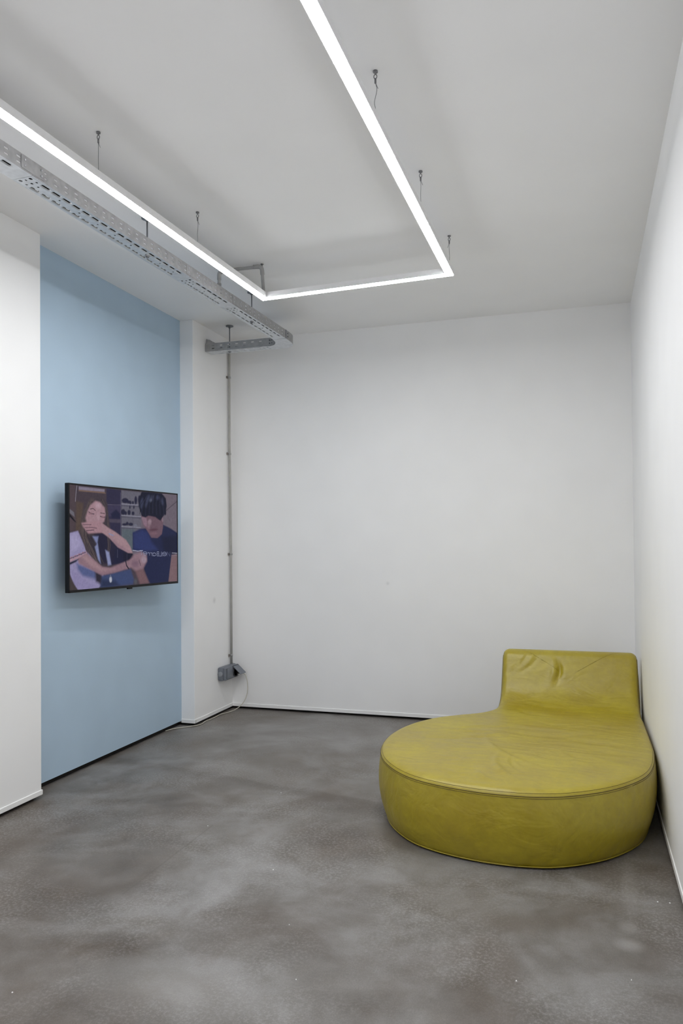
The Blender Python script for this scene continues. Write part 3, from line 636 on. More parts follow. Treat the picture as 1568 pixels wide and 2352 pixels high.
('l','0b0c1c',0.003,[(0.771,0.02),(0.755,0.127),(0.757,0.253)]),
('l','2b2f47',0.003,[(0.786,0.024),(0.773,0.126),(0.777,0.238)]),
('l','0b0c1c',0.003,[(0.801,0.029),(0.791,0.124),(0.797,0.231)]),
('l','2b2f47',0.003,[(0.816,0.033),(0.809,0.123),(0.817,0.244)]),
('l','0b0c1c',0.003,[(0.831,0.038),(0.827,0.122),(0.837,0.223)]),
('l','2b2f47',0.003,[(0.847,0.042),(0.845,0.12),(0.857,0.248)]),
('l','a9abc0',0.005,[(0.537,0.632),(0.584,0.643),(0.632,0.64)]),
('l','6b5b70',0.005,[(0.537,0.647),(0.606,0.659)]),
('p','7b6268',0.008,[(0.936,0.712),(1.009,0.715),(1.01,1.017),(0.903,0.997)]),
('l','a6a3ae',0.004,[(0.943,0.672),(1.001,0.677)]),
('l','8d7079',0.006,[(0.938,0.699),(1.001,0.701)]),
('p','75595f',0.02,[(0.554,0.833),(0.628,0.814),(0.699,0.995),(0.607,0.998)]),
('p','938cb2',0.008,[(-0.007,0.461),(0.065,0.437),(0.107,0.557),(0.131,0.634),(0.193,0.722),(0.275,0.885),(0.26,0.972),(0.23,0.999),(0.071,1.012),(0.03,0.948),(0.003,0.846),(-0.004,0.704)]),
('p','a29bbf',0.03,[(0.003,0.481),(0.058,0.46),(0.093,0.574),(0.01,0.655)]),
('p','545e8b',0.025,[(0.054,0.749),(0.215,0.828),(0.208,0.914),(0.099,0.87),(0.064,0.809)]),
('p','8e86ae',0.02,[(0.013,0.813),(0.071,0.851),(0.142,0.942),(0.2,0.957),(0.223,0.994),(0.078,1.004),(0.03,0.931)]),
('p','433a3c',0.01,[(-0.007,0.845),(0.02,0.905),(0.064,1.011),(-0.007,1.011)]),
('p','3b4870',0.02,[(0.237,0.882),(0.369,0.857),(0.516,0.83),(0.548,0.945),(0.537,0.995),(0.245,1.001)]),
('p','27304f',0.03,[(0.26,0.919),(0.369,0.938),(0.417,0.997),(0.249,1.001)]),
('p','433a42',0.01,[(0.171,0.113),(0.215,0.08),(0.269,0.092),(0.307,0.152),(0.318,0.293),(0.333,0.399),(0.31,0.439),(0.343,0.55),(0.325,0.666),(0.341,0.778),(0.291,0.775),(0.245,0.751),(0.193,0.657),(0.142,0.604),(0.105,0.54),(0.082,0.439),(0.091,0.32),(0.115,0.211)]),
('p','5a4d4c',0.025,[(0.093,0.337),(0.128,0.217),(0.171,0.124),(0.193,0.127),(0.15,0.233),(0.128,0.336),(0.107,0.438),(0.114,0.54),(0.089,0.447)]),
('p','211f38',0.02,[(0.193,0.463),(0.329,0.435),(0.384,0.551),(0.361,0.757),(0.26,0.765),(0.215,0.593)]),
('p','2b2833',0.02,[(0.135,0.48),(0.178,0.489),(0.26,0.76),(0.2,0.662)]),
('l','332c36',0.003,[(0.177,0.186),(0.133,0.35),(0.137,0.489),(0.196,0.639),(0.248,0.758)]),
('l','5d5150',0.003,[(0.151,0.196),(0.108,0.336),(0.111,0.489),(0.152,0.646),(0.203,0.734)]),
('l','332c36',0.003,[(0.17,0.174),(0.127,0.331),(0.13,0.489),(0.157,0.601),(0.208,0.737)]),
('l','5d5150',0.003,[(0.162,0.186),(0.119,0.31),(0.122,0.489),(0.192,0.642),(0.244,0.737)]),
('l','332c36',0.003,[(0.176,0.145),(0.133,0.346),(0.137,0.489),(0.155,0.611),(0.207,0.737)]),
('l','5d5150',0.003,[(0.192,0.159),(0.149,0.35),(0.152,0.489),(0.221,0.63),(0.273,0.753)]),
('l','332c36',0.003,[(0.158,0.182),(0.115,0.352),(0.119,0.489),(0.191,0.647),(0.243,0.741)]),
('l','5d5150',0.003,[(0.165,0.154),(0.122,0.305),(0.126,0.489),(0.147,0.615),(0.198,0.747)]),
('l','332c36',0.003,[(0.15,0.165),(0.107,0.319),(0.11,0.489),(0.165,0.643),(0.216,0.744)]),
('l','5d5150',0.003,[(0.163,0.182),(0.12,0.305),(0.124,0.489),(0.165,0.651),(0.217,0.733)]),
('l','332c36',0.003,[(0.182,0.146),(0.139,0.342),(0.142,0.489),(0.208,0.62),(0.261,0.749)]),
('l','5d5150',0.003,[(0.15,0.157),(0.107,0.351),(0.111,0.489),(0.124,0.61),(0.174,0.749)]),
('l','332c36',0.003,[(0.19,0.162),(0.147,0.319),(0.15,0.489),(0.223,0.629),(0.276,0.755)]),
('l','5d5150',0.003,[(0.154,0.188),(0.111,0.346),(0.115,0.489),(0.174,0.602),(0.225,0.757)]),
('l','332c36',0.003,[(0.154,0.178),(0.111,0.349),(0.114,0.489),(0.147,0.617),(0.197,0.755)]),
('l','5d5150',0.003,[(0.173,0.162),(0.13,0.311),(0.133,0.489),(0.164,0.604),(0.216,0.736)]),
('l','2c2732',0.003,[(0.261,0.138),(0.306,0.241),(0.314,0.399),(0.324,0.577),(0.314,0.737)]),
('l','574b4c',0.003,[(0.246,0.139),(0.292,0.241),(0.299,0.4),(0.315,0.577),(0.299,0.736)]),
('l','2c2732',0.003,[(0.254,0.119),(0.3,0.241),(0.308,0.4),(0.325,0.577),(0.308,0.736)]),
('l','574b4c',0.003,[(0.264,0.124),(0.309,0.24),(0.317,0.399),(0.332,0.577),(0.317,0.737)]),
('l','2c2732',0.003,[(0.246,0.137),(0.292,0.241),(0.299,0.4),(0.308,0.577),(0.3,0.736)]),
('l','574b4c',0.003,[(0.256,0.134),(0.302,0.241),(0.31,0.4),(0.319,0.577),(0.31,0.737)]),
('l','2c2732',0.003,[(0.262,0.137),(0.307,0.24),(0.315,0.399),(0.333,0.577),(0.315,0.737)]),
('l','574b4c',0.003,[(0.263,0.115),(0.309,0.24),(0.316,0.399),(0.331,0.577),(0.316,0.737)]),
('p','7c83ac',0.012,[(0.182,0.489),(0.23,0.488),(0.219,0.567)]),
('p','838ab2',0.01,[(0.2,0.592),(0.224,0.558),(0.249,0.76),(0.226,0.715)]),
('p','8b91b8',0.012,[(0.289,0.625),(0.321,0.648),(0.339,0.774),(0.312,0.781)]),
('p','2a2635',0.02,[(0.2,0.827),(0.26,0.866),(0.249,0.962),(0.208,0.936)]),
('p','a5858f',0.012,[(0.144,0.233),(0.165,0.182),(0.206,0.138),(0.246,0.15),(0.284,0.2),(0.292,0.268),(0.279,0.339),(0.245,0.375),(0.142,0.374),(0.124,0.311)]),
('p','b99ca8',0.03,[(0.249,0.183),(0.248,0.194),(0.242,0.204),(0.234,0.209),(0.226,0.21),(0.218,0.205),(0.213,0.197),(0.211,0.186),(0.213,0.174),(0.218,0.165),(0.226,0.159),(0.234,0.159),(0.242,0.163),(0.248,0.172)]),
('p','b0929c',0.02,[(0.24,0.288),(0.239,0.302),(0.237,0.313),(0.232,0.319),(0.228,0.319),(0.224,0.313),(0.221,0.302),(0.22,0.289),(0.221,0.275),(0.224,0.264),(0.228,0.258),(0.232,0.258),(0.237,0.264),(0.239,0.274)]),
('l','3d3040',0.006,[(0.152,0.25),(0.171,0.266),(0.195,0.268)]),
('l','3d3040',0.006,[(0.247,0.288),(0.268,0.297),(0.287,0.294)]),
('l','5f4b52',0.006,[(0.165,0.221),(0.186,0.213),(0.206,0.233)]),
('l','5f4b52',0.006,[(0.249,0.254),(0.283,0.259)]),
('p','8d6b75',0.012,[(0.179,0.265),(0.177,0.269),(0.173,0.272),(0.167,0.274),(0.161,0.274),(0.155,0.273),(0.151,0.27),(0.15,0.267),(0.151,0.263),(0.155,0.26),(0.161,0.258),(0.167,0.257),(0.173,0.259),(0.177,0.262)]),
('p','8d6b75',0.012,[(0.281,0.295),(0.28,0.298),(0.276,0.301),(0.271,0.303),(0.265,0.303),(0.259,0.302),(0.255,0.299),(0.254,0.296),(0.255,0.293),(0.259,0.29),(0.265,0.288),(0.271,0.288),(0.276,0.289),(0.28,0.291)]),
('p','a5828c',0.01,[(0.093,0.361),(0.164,0.341),(0.245,0.342),(0.298,0.391),(0.275,0.449),(0.2,0.456),(0.146,0.461),(0.122,0.423),(0.103,0.392)]),
('l','6f5360',0.004,[(0.103,0.376),(0.171,0.374)]),
('l','6f5360',0.005,[(0.12,0.404),(0.178,0.401),(0.215,0.407)]),
('l','5d4553',0.005,[(0.132,0.433),(0.193,0.426)]),
('p','a3848c',0.008,[(0.253,0.353),(0.306,0.393),(0.384,0.447),(0.474,0.524),(0.516,0.598),(0.537,0.664),(0.491,0.658),(0.4,0.598),(0.321,0.501),(0.26,0.449)]),
('p','8d7080',0.02,[(0.321,0.479),(0.4,0.569),(0.499,0.644),(0.4,0.592)]),
('l','878cae',0.008,[(0.321,0.46),(0.36,0.479)]),
('p','8e717d',0.012,[(0.058,0.695),(0.129,0.647),(0.193,0.718),(0.26,0.791),(0.329,0.807),(0.491,0.741),(0.563,0.707),(0.576,0.778),(0.499,0.822),(0.369,0.858),(0.26,0.877),(0.193,0.833),(0.071,0.752)]),
('p','a0828a',0.02,[(0.092,0.692),(0.129,0.664),(0.193,0.735),(0.268,0.809),(0.369,0.82),(0.26,0.835),(0.171,0.781)]),
('p','a98a98',0.005,[(-0.004,0.692),(0.126,0.632),(0.136,0.649),(0.072,0.698),(0.003,0.736)]),
('p','8d5560',0.004,[(0.017,0.691),(0.017,0.694),(0.016,0.696),(0.014,0.698),(0.012,0.698),(0.011,0.696),(0.01,0.694),(0.009,0.691),(0.01,0.688),(0.011,0.686),(0.012,0.685),(0.014,0.685),(0.016,0.686),(0.017,0.688)]),
('p','4a4668',0.004,[(0.032,0.691),(0.032,0.694),(0.031,0.696),(0.029,0.697),(0.027,0.697),(0.026,0.696),(0.024,0.693),(0.024,0.69),(0.024,0.687),(0.026,0.685),(0.027,0.684),(0.029,0.684),(0.031,0.685),(0.032,0.688)]),
('p','8d5560',0.004,[(0.047,0.677),(0.047,0.68),(0.046,0.682),(0.044,0.683),(0.042,0.683),(0.041,0.682),(0.04,0.679),(0.039,0.676),(0.04,0.673),(0.041,0.671),(0.042,0.67),(0.044,0.67),(0.046,0.671),(0.047,0.674)]),
('p','4a4668',0.004,[(0.063,0.676),(0.062,0.679),(0.061,0.681),(0.059,0.682),(0.057,0.682),(0.056,0.681),(0.055,0.679),(0.054,0.676),(0.055,0.673),(0.056,0.67),(0.057,0.669),(0.059,0.669),(0.061,0.671),(0.062,0.673)]),
('p','8d5560',0.004,[(0.078,0.662),(0.077,0.665),(0.076,0.667),(0.075,0.668),(0.073,0.668),(0.071,0.667),(0.07,0.664),(0.069,0.661),(0.07,0.659),(0.071,0.656),(0.073,0.655),(0.075,0.655),(0.076,0.656),(0.077,0.659)]),
('p','4a4668',0.004,[(0.093,0.661),(0.093,0.664),(0.092,0.666),(0.09,0.668),(0.088,0.667),(0.086,0.666),(0.085,0.664),(0.085,0.661),(0.085,0.658),(0.086,0.656),(0.088,0.654),(0.09,0.654),(0.092,0.656),(0.093,0.658)]),
('p','8d5560',0.004,[(0.109,0.647),(0.108,0.65),(0.107,0.652),(0.105,0.653),(0.104,0.653),(0.102,0.652),(0.101,0.649),(0.1,0.646),(0.101,0.644),(0.102,0.641),(0.104,0.64),(0.105,0.64),(0.107,0.641),(0.108,0.644)]),
('p','4a4668',0.004,[(0.124,0.646),(0.124,0.649),(0.123,0.651),(0.121,0.652),(0.119,0.652),(0.117,0.651),(0.116,0.649),(0.116,0.646),(0.116,0.643),(0.117,0.64),(0.119,0.639),(0.121,0.639),(0.123,0.641),(0.124,0.643)]),
('l','4a4668',0.003,[(0.003,0.701),(0.124,0.644)]),
('p','10132a',0.008,[(-0.004,0.738),(0.072,0.704),(0.051,0.732),(0.003,0.759)]),
('p','8f737f',0.02,[(0.512,0.733),(0.55,0.674),(0.619,0.65),(0.673,0.692),(0.675,0.755),(0.637,0.834),(0.559,0.847),(0.506,0.802)]),
('p','a08c9a',0.02,[(0.673,0.735),(0.67,0.752),(0.663,0.765),(0.652,0.772),(0.64,0.771),(0.629,0.763),(0.622,0.75),(0.619,0.733),(0.622,0.717),(0.629,0.704),(0.64,0.697),(0.652,0.697),(0.663,0.705),(0.67,0.719)]),
('l','3a3142',0.004,[(0.597,0.737),(0.612,0.799)]),
('p','7a6070',0.03,[(0.593,0.779),(0.59,0.795),(0.58,0.808),(0.566,0.814),(0.551,0.813),(0.537,0.805),(0.528,0.791),(0.524,0.775),(0.528,0.759),(0.537,0.747),(0.551,0.74),(0.566,0.741),(0.58,0.749),(0.59,0.762)]),
('l','14172c',0.011,[(0.47,0.745),(0.478,0.791),(0.497,0.825)]),
('p','b4b8c6',0.006,[(0.345,0.926),(0.344,0.94),(0.341,0.95),(0.336,0.955),(0.331,0.955),(0.326,0.949),(0.323,0.938),(0.322,0.924),(0.323,0.911),(0.326,0.901),(0.331,0.896),(0.336,0.896),(0.341,0.902),(0.344,0.913)]),
('p','6a6f86',0.006,[(0.338,0.89),(0.337,0.896),(0.336,0.901),(0.334,0.904),(0.332,0.904),(0.33,0.901),(0.329,0.895),(0.328,0.889),(0.329,0.883),(0.33,0.878),(0.332,0.876),(0.334,0.876),(0.336,0.879),(0.337,0.884)]),
('p','55585f',0.02,[(0.575,0.966),(0.574,0.977),(0.571,0.985),(0.566,0.989),(0.56,0.989),(0.556,0.983),(0.552,0.975),(0.551,0.964),(0.552,0.953),(0.556,0.945),(0.56,0.941),(0.566,0.941),(0.571,0.947),(0.574,0.955)]),
('l','8f94b2',0.0026,[(0.635,0.637),(0.606,0.636)]),
('l','8f94b2',0.0026,[(0.62,0.636),(0.621,0.684)]),
('l','8f94b2',0.0026,[(0.678,0.67),(0.637,0.668),(0.641,0.655),(0.657,0.65),(0.674,0.659),(0.678,0.672),(0.672,0.685),(0.657,0.689),(0.641,0.684)]),
('l','8f94b2',0.0026,[(0.702,0.663),(0.702,0.692)]),
('l','8f94b2',0.0026,[(0.702,0.67),(0.694,0.663),(0.685,0.663)]),
('l','8f94b2',0.0026,[(0.728,0.664),(0.728,0.695)]),
('l','8f94b2',0.0026,[(0.728,0.672),(0.72,0.664),(0.711,0.664)]),
('l','8f94b2',0.0026,[(0.737,0.667),(0.737,0.7)]),
('l','8f94b2',0.0026,[(0.737,0.671),(0.752,0.665),(0.768,0.674),(0.768,0.692),(0.752,0.7),(0.737,0.693)]),
('l','8f94b2',0.0026,[(0.799,0.655),(0.799,0.702),(0.783,0.701),(0.778,0.689),(0.783,0.678),(0.799,0.678)]),
('l','8f94b2',0.0026,[(0.783,0.678),(0.779,0.666),(0.783,0.654),(0.799,0.655)]),
('l','8f94b2',0.0026,[(0.826,0.656),(0.826,0.705),(0.806,0.704)]),
('l','8f94b2',0.0026,[(0.835,0.666),(0.835,0.705)]),
('l','8f94b2',0.0026,[(0.883,0.682),(0.84,0.68),(0.844,0.666),(0.861,0.66),(0.878,0.669),(0.883,0.684),(0.876,0.698),(0.861,0.702),(0.844,0.697)]),
('l','565b7c',0.0026,[(0.92,0.66),(0.92,0.709),(0.889,0.659),(0.889,0.707)]),
]

def paint(nu, nv):
    U, V = np.meshgrid(np.linspace(0, 1, nu), np.linspace(0, 1, nv))
    AS = 1.77
    X = U * AS; Y = V
    img = np.zeros((nv, nu, 3)); img[:] = [s2l(70), s2l(60), s2l(70)]
    for kind, col, soft, pts in PICTURE:
        c = np.array([s2l(int(col[i:i + 2], 16)) for i in (0, 2, 4)])
        q = [(a * AS, b) for a, b in pts]; n = len(q)
        x0 = min(a for a, b in q) - 0.12; x1 = max(a for a, b in q) + 0.12; y0 = min(b for a, b in q) - 0.12; y1 = max(b for a, b in q) + 0.12
        i0 = max(0, int(y0 * (nv - 1))); i1 = min(nv, int(y1 * (nv - 1)) + 2); j0 = max(0, int(x0 / AS * (nu - 1))); j1 = min(nu, int(x1 / AS * (nu - 1)) + 2)
        if i1 <= i0 or j1 <= j0: continue
        x = X[i0:i1, j0:j1]; y = Y[i0:i1, j0:j1]
        d = np.full(x.shape, 9.0); ins = np.zeros(x.shape, bool)
        for k in range(n if kind == 'p' else n - 1):
            (ax, ay), (bx, by) = q[k], q[(k + 1) % n]
            ex, ey = bx - ax, by - ay
            t = np.clip(((x - ax) * ex + (y - ay) * ey) / (ex * ex + ey * ey + 1e-12), 0, 1)
            d = np.minimum(d, np.hypot(x - ax - t * ex, y - ay - t * ey))
            if kind == 'p':
                cr = ((ay > y) != (by > y)) & (x < ex * (y - ay) / (ey if abs(ey) > 1e-12 else 1e-12) + ax)
                ins ^= cr
        if kind == 'p': a = np.clip(0.5 - np.where(ins, -d, d) / (2 * soft + 0.004), 0, 1)
        else: a = np.clip(1.0 - (d - soft * 0.5) / 0.0032, 0, 1)
        a = (a * a * (3 - 2 * a))[..., None]
        img[i0:i1, j0:j1] = img[i0:i1, j0:j1] * (1 - a) + c * a
    # sensor grain and soft blotches of the film still
    rng = np.random.RandomState(3)
    g = rng.normal(0, 1, (nv, nu)); b_ = rng.normal(0, 1, (nv, nu))
    for _ in range(6): b_ = (b_ + np.roll(b_, 1, 0) + np.roll(b_, -1, 0) + np.roll(b_, 1, 1) + np.roll(b_, -1, 1)) / 5
    img *= np.clip(1 + 0.025 * g + 0.22 * b_, 0.6, 1.5)[..., None]
    return img
def mat_screen():
    m, nt, b = new_mat('screen_picture')
    at = N(nt, 'ShaderNodeAttribute'); at.attribute_name = 'picture'
    b.inputs['Base Color'].default_value = (0.004, 0.004, 0.005, 1); b.inputs['Roughness'].default_value = 0.35
    b.inputs['Specular IOR Level'].default_value = 0.10
    m.cycles.emission_sampling = 'NONE'
    nt.links.new(at.outputs['Color'], b.inputs['Emission Color']); b.inputs['Emission Strength'].default_value = 0.80
    return m
tv = thing('television', 'black flat-screen television mounted on the pale blue wall showing two seated people', 'television')
TVW, TVH = 1.161, 0.667
tv.matrix_world = Matrix.Translation((-2.96, 3.884, 1.825 - TVH)) @ Matrix.Rotation(math.pi / 2 - 0.07, 4, 'Z')
# local frame: x along the screen (left to right), -y towards the viewer, z up from the lower edge
bz = 0.010
bm = bmesh.new(); add_box(bm, (0, 0.001, 0), (TVW, 0.028, TVH), 0.002, None, 1); bm_obj('cabinet', bm, M_BLACK, tv)
bm = bmesh.new()
add_box(bm, (0, -0.002, TVH - bz), (TVW, 0.003, TVH), 0.0008, None, 1); add_box(bm, (0, -0.002, 0), (TVW, 0.003, bz + 0.006), 0.0008, None, 1)
add_box(bm, (0, -0.002, 0), (bz, 0.003, TVH), 0.0008, None, 1); add_box(bm, (TVW - bz, -0.002, 0), (TVW, 0.003, TVH), 0.0008, None, 1)
bm_obj('bezel', bm, M_BLACK, tv)
bm = bmesh.new(); add_box(bm, (0.2, 0.027, 0.06), (TVW - 0.2, 0.055, TVH - 0.16), 0.012, None, 2); bm_obj('rear_housing', bm, M_BLACK, tv)
NU, NV = 480, 272
img = paint(NU, NV)
sx0, sx1, sz0_, sz1_ = bz, TVW - bz, bz + 0.006, TVH - bz
gu, gv = np.meshgrid(np.linspace(0, 1, NU), np.linspace(0, 1, NV))
co = np.stack([sx0 + gu * (sx1 - sx0), np.full_like(gu, 0.0004), sz1_ - gv * (sz1_ - sz0_)], -1).reshape(-1, 3)
idx = np.arange(NU * NV).reshape(NV, NU)
fc = np.stack([idx[1:, :-1], idx[1:, 1:], idx[:-1, 1:], idx[:-1, :-1]], -1).reshape(-1, 4)
me = bpy.data.meshes.new('screen'); me.from_pydata(co.tolist(), [], fc.tolist())
ca = me.color_attributes.new('picture', 'FLOAT_COLOR', 'POINT')
ca.data.foreach_set('color', np.concatenate([img.reshape(-1, 3), np.ones((NU * NV, 1))], 1).astype(np.float32).ravel())
me.materials.append(mat_screen()); scr = link(bpy.data.objects.new('screen', me), tv)
scr['label'] = 'lit screen showing a woman shielding her face and a dark-haired man in a navy shirt'
bm = bmesh.new(); add_box(bm, (TVW * 0.49, -0.003, -0.010), (TVW * 0.53, 0.012, 0.001), 0.002, None, 1); bm_obj('sensor_tab', bm, M_BLACK, tv)
bm = bmesh.new(); add_box(bm, (0.43, 0.055, 0.18), (0.73, 0.066, 0.48), 0.002, None, 1); add_box(bm, (0.46, 0.066, 0.24), (0.52, 0.1520, 0.42), 0.002, None, 1); add_box(bm, (0.62, 0.066, 0.24), (0.68, 0.1633, 0.42), 0.002, None, 1)
bm_obj('wall_mount', bm, M_BLACK, tv)

# ------------------------------------------------------------------ chaise longue
sofa = thing('chaise_longue', 'mustard yellow leather chaise longue with rounded front and low backrest in the corner', 'chaise longue')
SZ = 0.352                                   # seat height
V0, RB, AB, LB, RT = 5.15, 0.25, math.radians(66), 0.155, 0.08
def bend(v):
    """profile of the cover: flat seat, hollow curve into the backrest, rounded top. returns y,z,normal"""
    if v <= V0: return v, SZ, (0.0, 1.0)
    s = v - V0
    if s <= RB * AB:
        a = s / RB
        return V0 + RB * math.sin(a), SZ + RB * (1 - math.cos(a)), (-math.sin(a), math.cos(a))
    y1, z1 = V0 + RB * math.sin(AB), SZ + RB * (1 - math.cos(AB)); s -= RB * AB
    if s <= LB: return y1 + s * math.cos(AB), z1 + s * math.sin(AB), (-math.sin(AB), math.cos(AB))
    y1 += LB * math.cos(AB); z1 += LB * math.sin(AB); s -= LB
    a = AB - s / RT
    return y1 + RT * (math.sin(AB) - math.sin(a)), z1 + RT * (math.cos(a) - math.cos(AB)), (-math.sin(a), math.cos(a))
VE = V0 + RB * AB + LB + RT * (AB + math.radians(62))
ctrl = [(0.334, 5.35), (0.338, 5.0), (0.342, 4.60), (0.338, 4.28), (0.302, 4.00), (0.235, 3.815), (0.10, 3.63), (-0.085, 3.492), (-0.25, 3.442), (-0.457, 3.442), (-0.663, 3.494), (-0.827, 3.588),
        (-0.972, 3.772), (-1.052, 3.985), (-1.078, 4.20), (-1.060, 4.40), (-1.0, 4.595), (-0.905, 4.752), (-0.78, 4.868), (-0.665, 4.955), (-0.595, 5.065), (-0.563, 5.20), (-0.553, 5.35)]
cur = spline([(a, b, 0) for a, b in ctrl], 7)
outl = [(p.x, p.y) for p in cur]
VR = VE - 0.03
outl = [(0.334, v) for v in np.linspace(VR, 5.40, 14)] + outl + [(-0.553 + 0.004 * k / 13, v) for k, v in enumerate(np.linspace(5.40, VR, 14))]
# rounded rear corners and rear edge
nb = 22
for k in range(6): t = math.pi / 2 * (k + 1) / 6; outl.append((-0.549 + 0.03 * (1 - math.cos(t)), VR + 0.03 * math.sin(t)))
for x in np.linspace(-0.519, 0.304, nb)[1:-1]: outl.append((x, VE))
for k in range(5): t = math.pi / 2 * (1 - (k + 1) / 6); outl.append((0.334 - 0.03 * (1 - math.cos(t)), VR + 0.03 * math.sin(t)))
# even resample
P2 = np.array(outl); seg = np.hypot(*(np.roll(P2, -1, 0) - P2).T); cum = np.concatenate([[0], np.cumsum(seg)]); Pc = np.vstack([P2, P2[:1]])
NO = 300
ss = np.linspace(0, cum[-1], NO, endpoint=False)
O = np.stack([np.interp(ss, cum, Pc[:, 0]), np.interp(ss, cum, Pc[:, 1])], 1)
for _ in range(3): O = 0.5 * O + 0.25 * (np.roll(O, 1, 0) + np.roll(O, -1, 0))
T = np.roll(O, -1, 0) - np.roll(O, 1, 0); T /= np.linalg.norm(T, axis=1)[:, None]
NRM = np.stack([T[:, 1], -T[:, 0]], 1)
area = 0.5 * np.sum(O[:, 0] * np.roll(O[:, 1], -1) - np.roll(O[:, 0], -1) * O[:, 1])
if area < 0: NRM = -NRM                              # outward normals
def spine(p):
    v = min(max(p[1], 4.12), VE - 0.30); t = (v - 4.12) / (VE - 0.30 - 4.12)
    f_ = min(1.0, max(0.0, (v - 4.12) / 0.9)); f_ = f_ * f_ * (3 - 2 * f_)
    return np.array([-0.385 + (0.275) * f_, v])
SP = np.array([spine(p) for p in O])
rnd = random.Random(4)
CREASES = [  # ridges in the leather: x, v, direction (deg), length, width, height
    (-0.33, 4.98, -38, 0.16, 0.020, -0.007), (-0.20, 4.45, 8, 0.26, 0.030, -0.006), (-0.62, 4.42, 6, 0.22, 0.022, 0.005), (-0.55, 4.30, 20, 0.20, 0.018, -0.004),
    (-0.45, 4.05, -62, 0.34, 0.020, 0.006), (-0.40, 3.72, -68, 0.22, 0.016, 0.006), (-0.70, 4.22, 14, 0.20, 0.020, -0.004), (-0.28, 4.60, -12, 0.26, 0.03, 0.004),
    (0.05, 4.35, -8, 0.28, 0.04, -0.004), (-0.20, 5.18, -6, 0.30, 0.018, -0.004), (0.02, 5.10, 3, 0.36, 0.020, -0.003), (-0.36, 5.20, -20, 0.14, 0.014, 0.004), (-0.30, 5.28, -12, 0.20, 0.012, -0.003),
    (-0.165, 5.505, 85, 0.085, 0.016, -0.012), (-0.205, 5.49, 80, 0.09, 0.022, 0.007), (-0.42, 5.56, 48, 0.09, 0.009, -0.005), (-0.45, 5.535, 42, 0.10, 0.009, 0.005), (-0.38, 5.52, 36, 0.12, 0.010, -0.004), (-0.48, 5.50, 40, 0.08, 0.008, -0.004), (-0.36, 5.58, 55, 0.08, 0.009, 0.004),
    (0.15, 4.15, -10, 0.18, 0.03, -0.003), (-0.05, 3.95, -55, 0.20, 0.02, 0.003),
    (-0.52, 4.55, 24, 0.16, 0.014, -0.003), (-0.66, 4.52, 30, 0.12, 0.012, 0.003), (-0.48, 4.40, 12, 0.18, 0.012, 0.003), (-0.15, 4.70, -16, 0.20, 0.016, -0.003), (0.12, 4.75, -6, 0.16, 0.014, 0.002),
    (0.18, 4.45, -14, 0.14, 0.014, -0.003), (0.10, 4.00, -30, 0.14, 0.014, 0.002), (-0.34, 3.80, -72, 0.16, 0.010, -0.004), (-0.47, 3.60, -60, 0.08, 0.012, 0.005), (-0.55, 3.58, -40, 0.07, 0.010, -0.003), (-0.62, 3.62, -35, 0.07, 0.010, 0.003), (0.0, 5.25, 2, 0.3, 0.012, -0.002), (0.15, 5.20, -4, 0.2, 0.010, 0.002)]
CR = [(x, v, math.cos(math.radians(a)), math.sin(math.radians(a)), l, w, h) for x, v, a, l, w, h in CREASES]
def wrinkle(x, v):
    z = 0.0
    for (cx, cv, c_, s_, l, w, h) in CR:
        a = (x - cx) * c_ + (v - cv) * s_; b = -(x - cx) * s_ + (v - cv) * c_
        b -= 0.25 * a * a / l
        if abs(a) < 2 * l and abs(b) < 4 * w: z += 1.7 * h * math.exp(-(a / l) ** 2 * 2 - (b / w) ** 2)
    return z
REDGE = 0.045
OA, OB = O, np.roll(O, -1, 0); OE = OB - OA; OL = (OE ** 2).sum(1)
def edge_dist(x, v):
    t = np.clip(((x - OA[:, 0]) * OE[:, 0] + (v - OA[:, 1]) * OE[:, 1]) / OL, 0, 1)
    return float(np.sqrt(((OA[:, 0] + t * OE[:, 0] - x) ** 2 + (OA[:, 1] + t * OE[:, 1] - v) ** 2).min()))
def cover_point(x, v, d):
    """point on the cover d metres in from its edge"""
    y, z, n = bend(v)
    drop = 0.0
    if d < REDGE: drop = REDGE - math.sqrt(max(0.0, REDGE ** 2 - (REDGE - d) ** 2)); drop *= 0.5 if v < 5.0 else min(1.0, 0.5 + (v - 5.0) * 1.5)
    crown = 0.018 * (1 - math.exp(-d / 0.22)) * (1.0 if v < 4.9 else max(0.0, 1 - (v - 4.9) / 0.5))
    dip = -0.012 * math.exp(-((x + 0.25) / 0.4) ** 2 - ((v - 4.55) / 0.45) ** 2) * min(1, d / 0.15)
    hgt = crown + dip - drop + wrinkle(x, v) * min(1.0, d / 0.03)
    return (x, y + n[0] * hgt, z + n[1] * hgt)
insets = [0.0, 0.003, 0.008, 0.015, 0.025, 0.038, 0.055]
verts = []; faces = []; rings = 0
def ring_at(fn):
    global rings
    for i in range(NO): verts.append(fn(i))
    rings += 1
for d in insets: ring_at(lambda i: cover_point(O[i, 0] - NRM[i, 0] * d, O[i, 1] - NRM[i, 1] * d, d))
NK = 44
for k in range(1, NK + 1):
    t = k / NK
    def fn(i, t=t):
        q = O[i] - NRM[i] * insets[-1]; w = q + (SP[i] - q) * t
        return cover_point(w[0], w[1], edge_dist(w[0], w[1]))
    ring_at(fn)
for r_ in range(rings - 1):
    for i in range(NO):
        j = (i + 1) % NO; faces.append((r_ * NO + i, r_ * NO + j, (r_ + 1) * NO + j, (r_ + 1) * NO + i))
top = mesh_obj('cover_top', verts, faces, M_LEATHER, sofa, True)
bm = bmesh.new(); bm.from_mesh(top.data); bmesh.ops.remove_doubles(bm, verts=bm.verts[:], dist=0.0008); bmesh.ops.recalc_face_normals(bm, faces=bm.faces[:])
if sum(f.normal.z * f.calc_area() for f in bm.faces) < 0: bmesh.ops.reverse_faces(bm, faces=bm.faces[:])
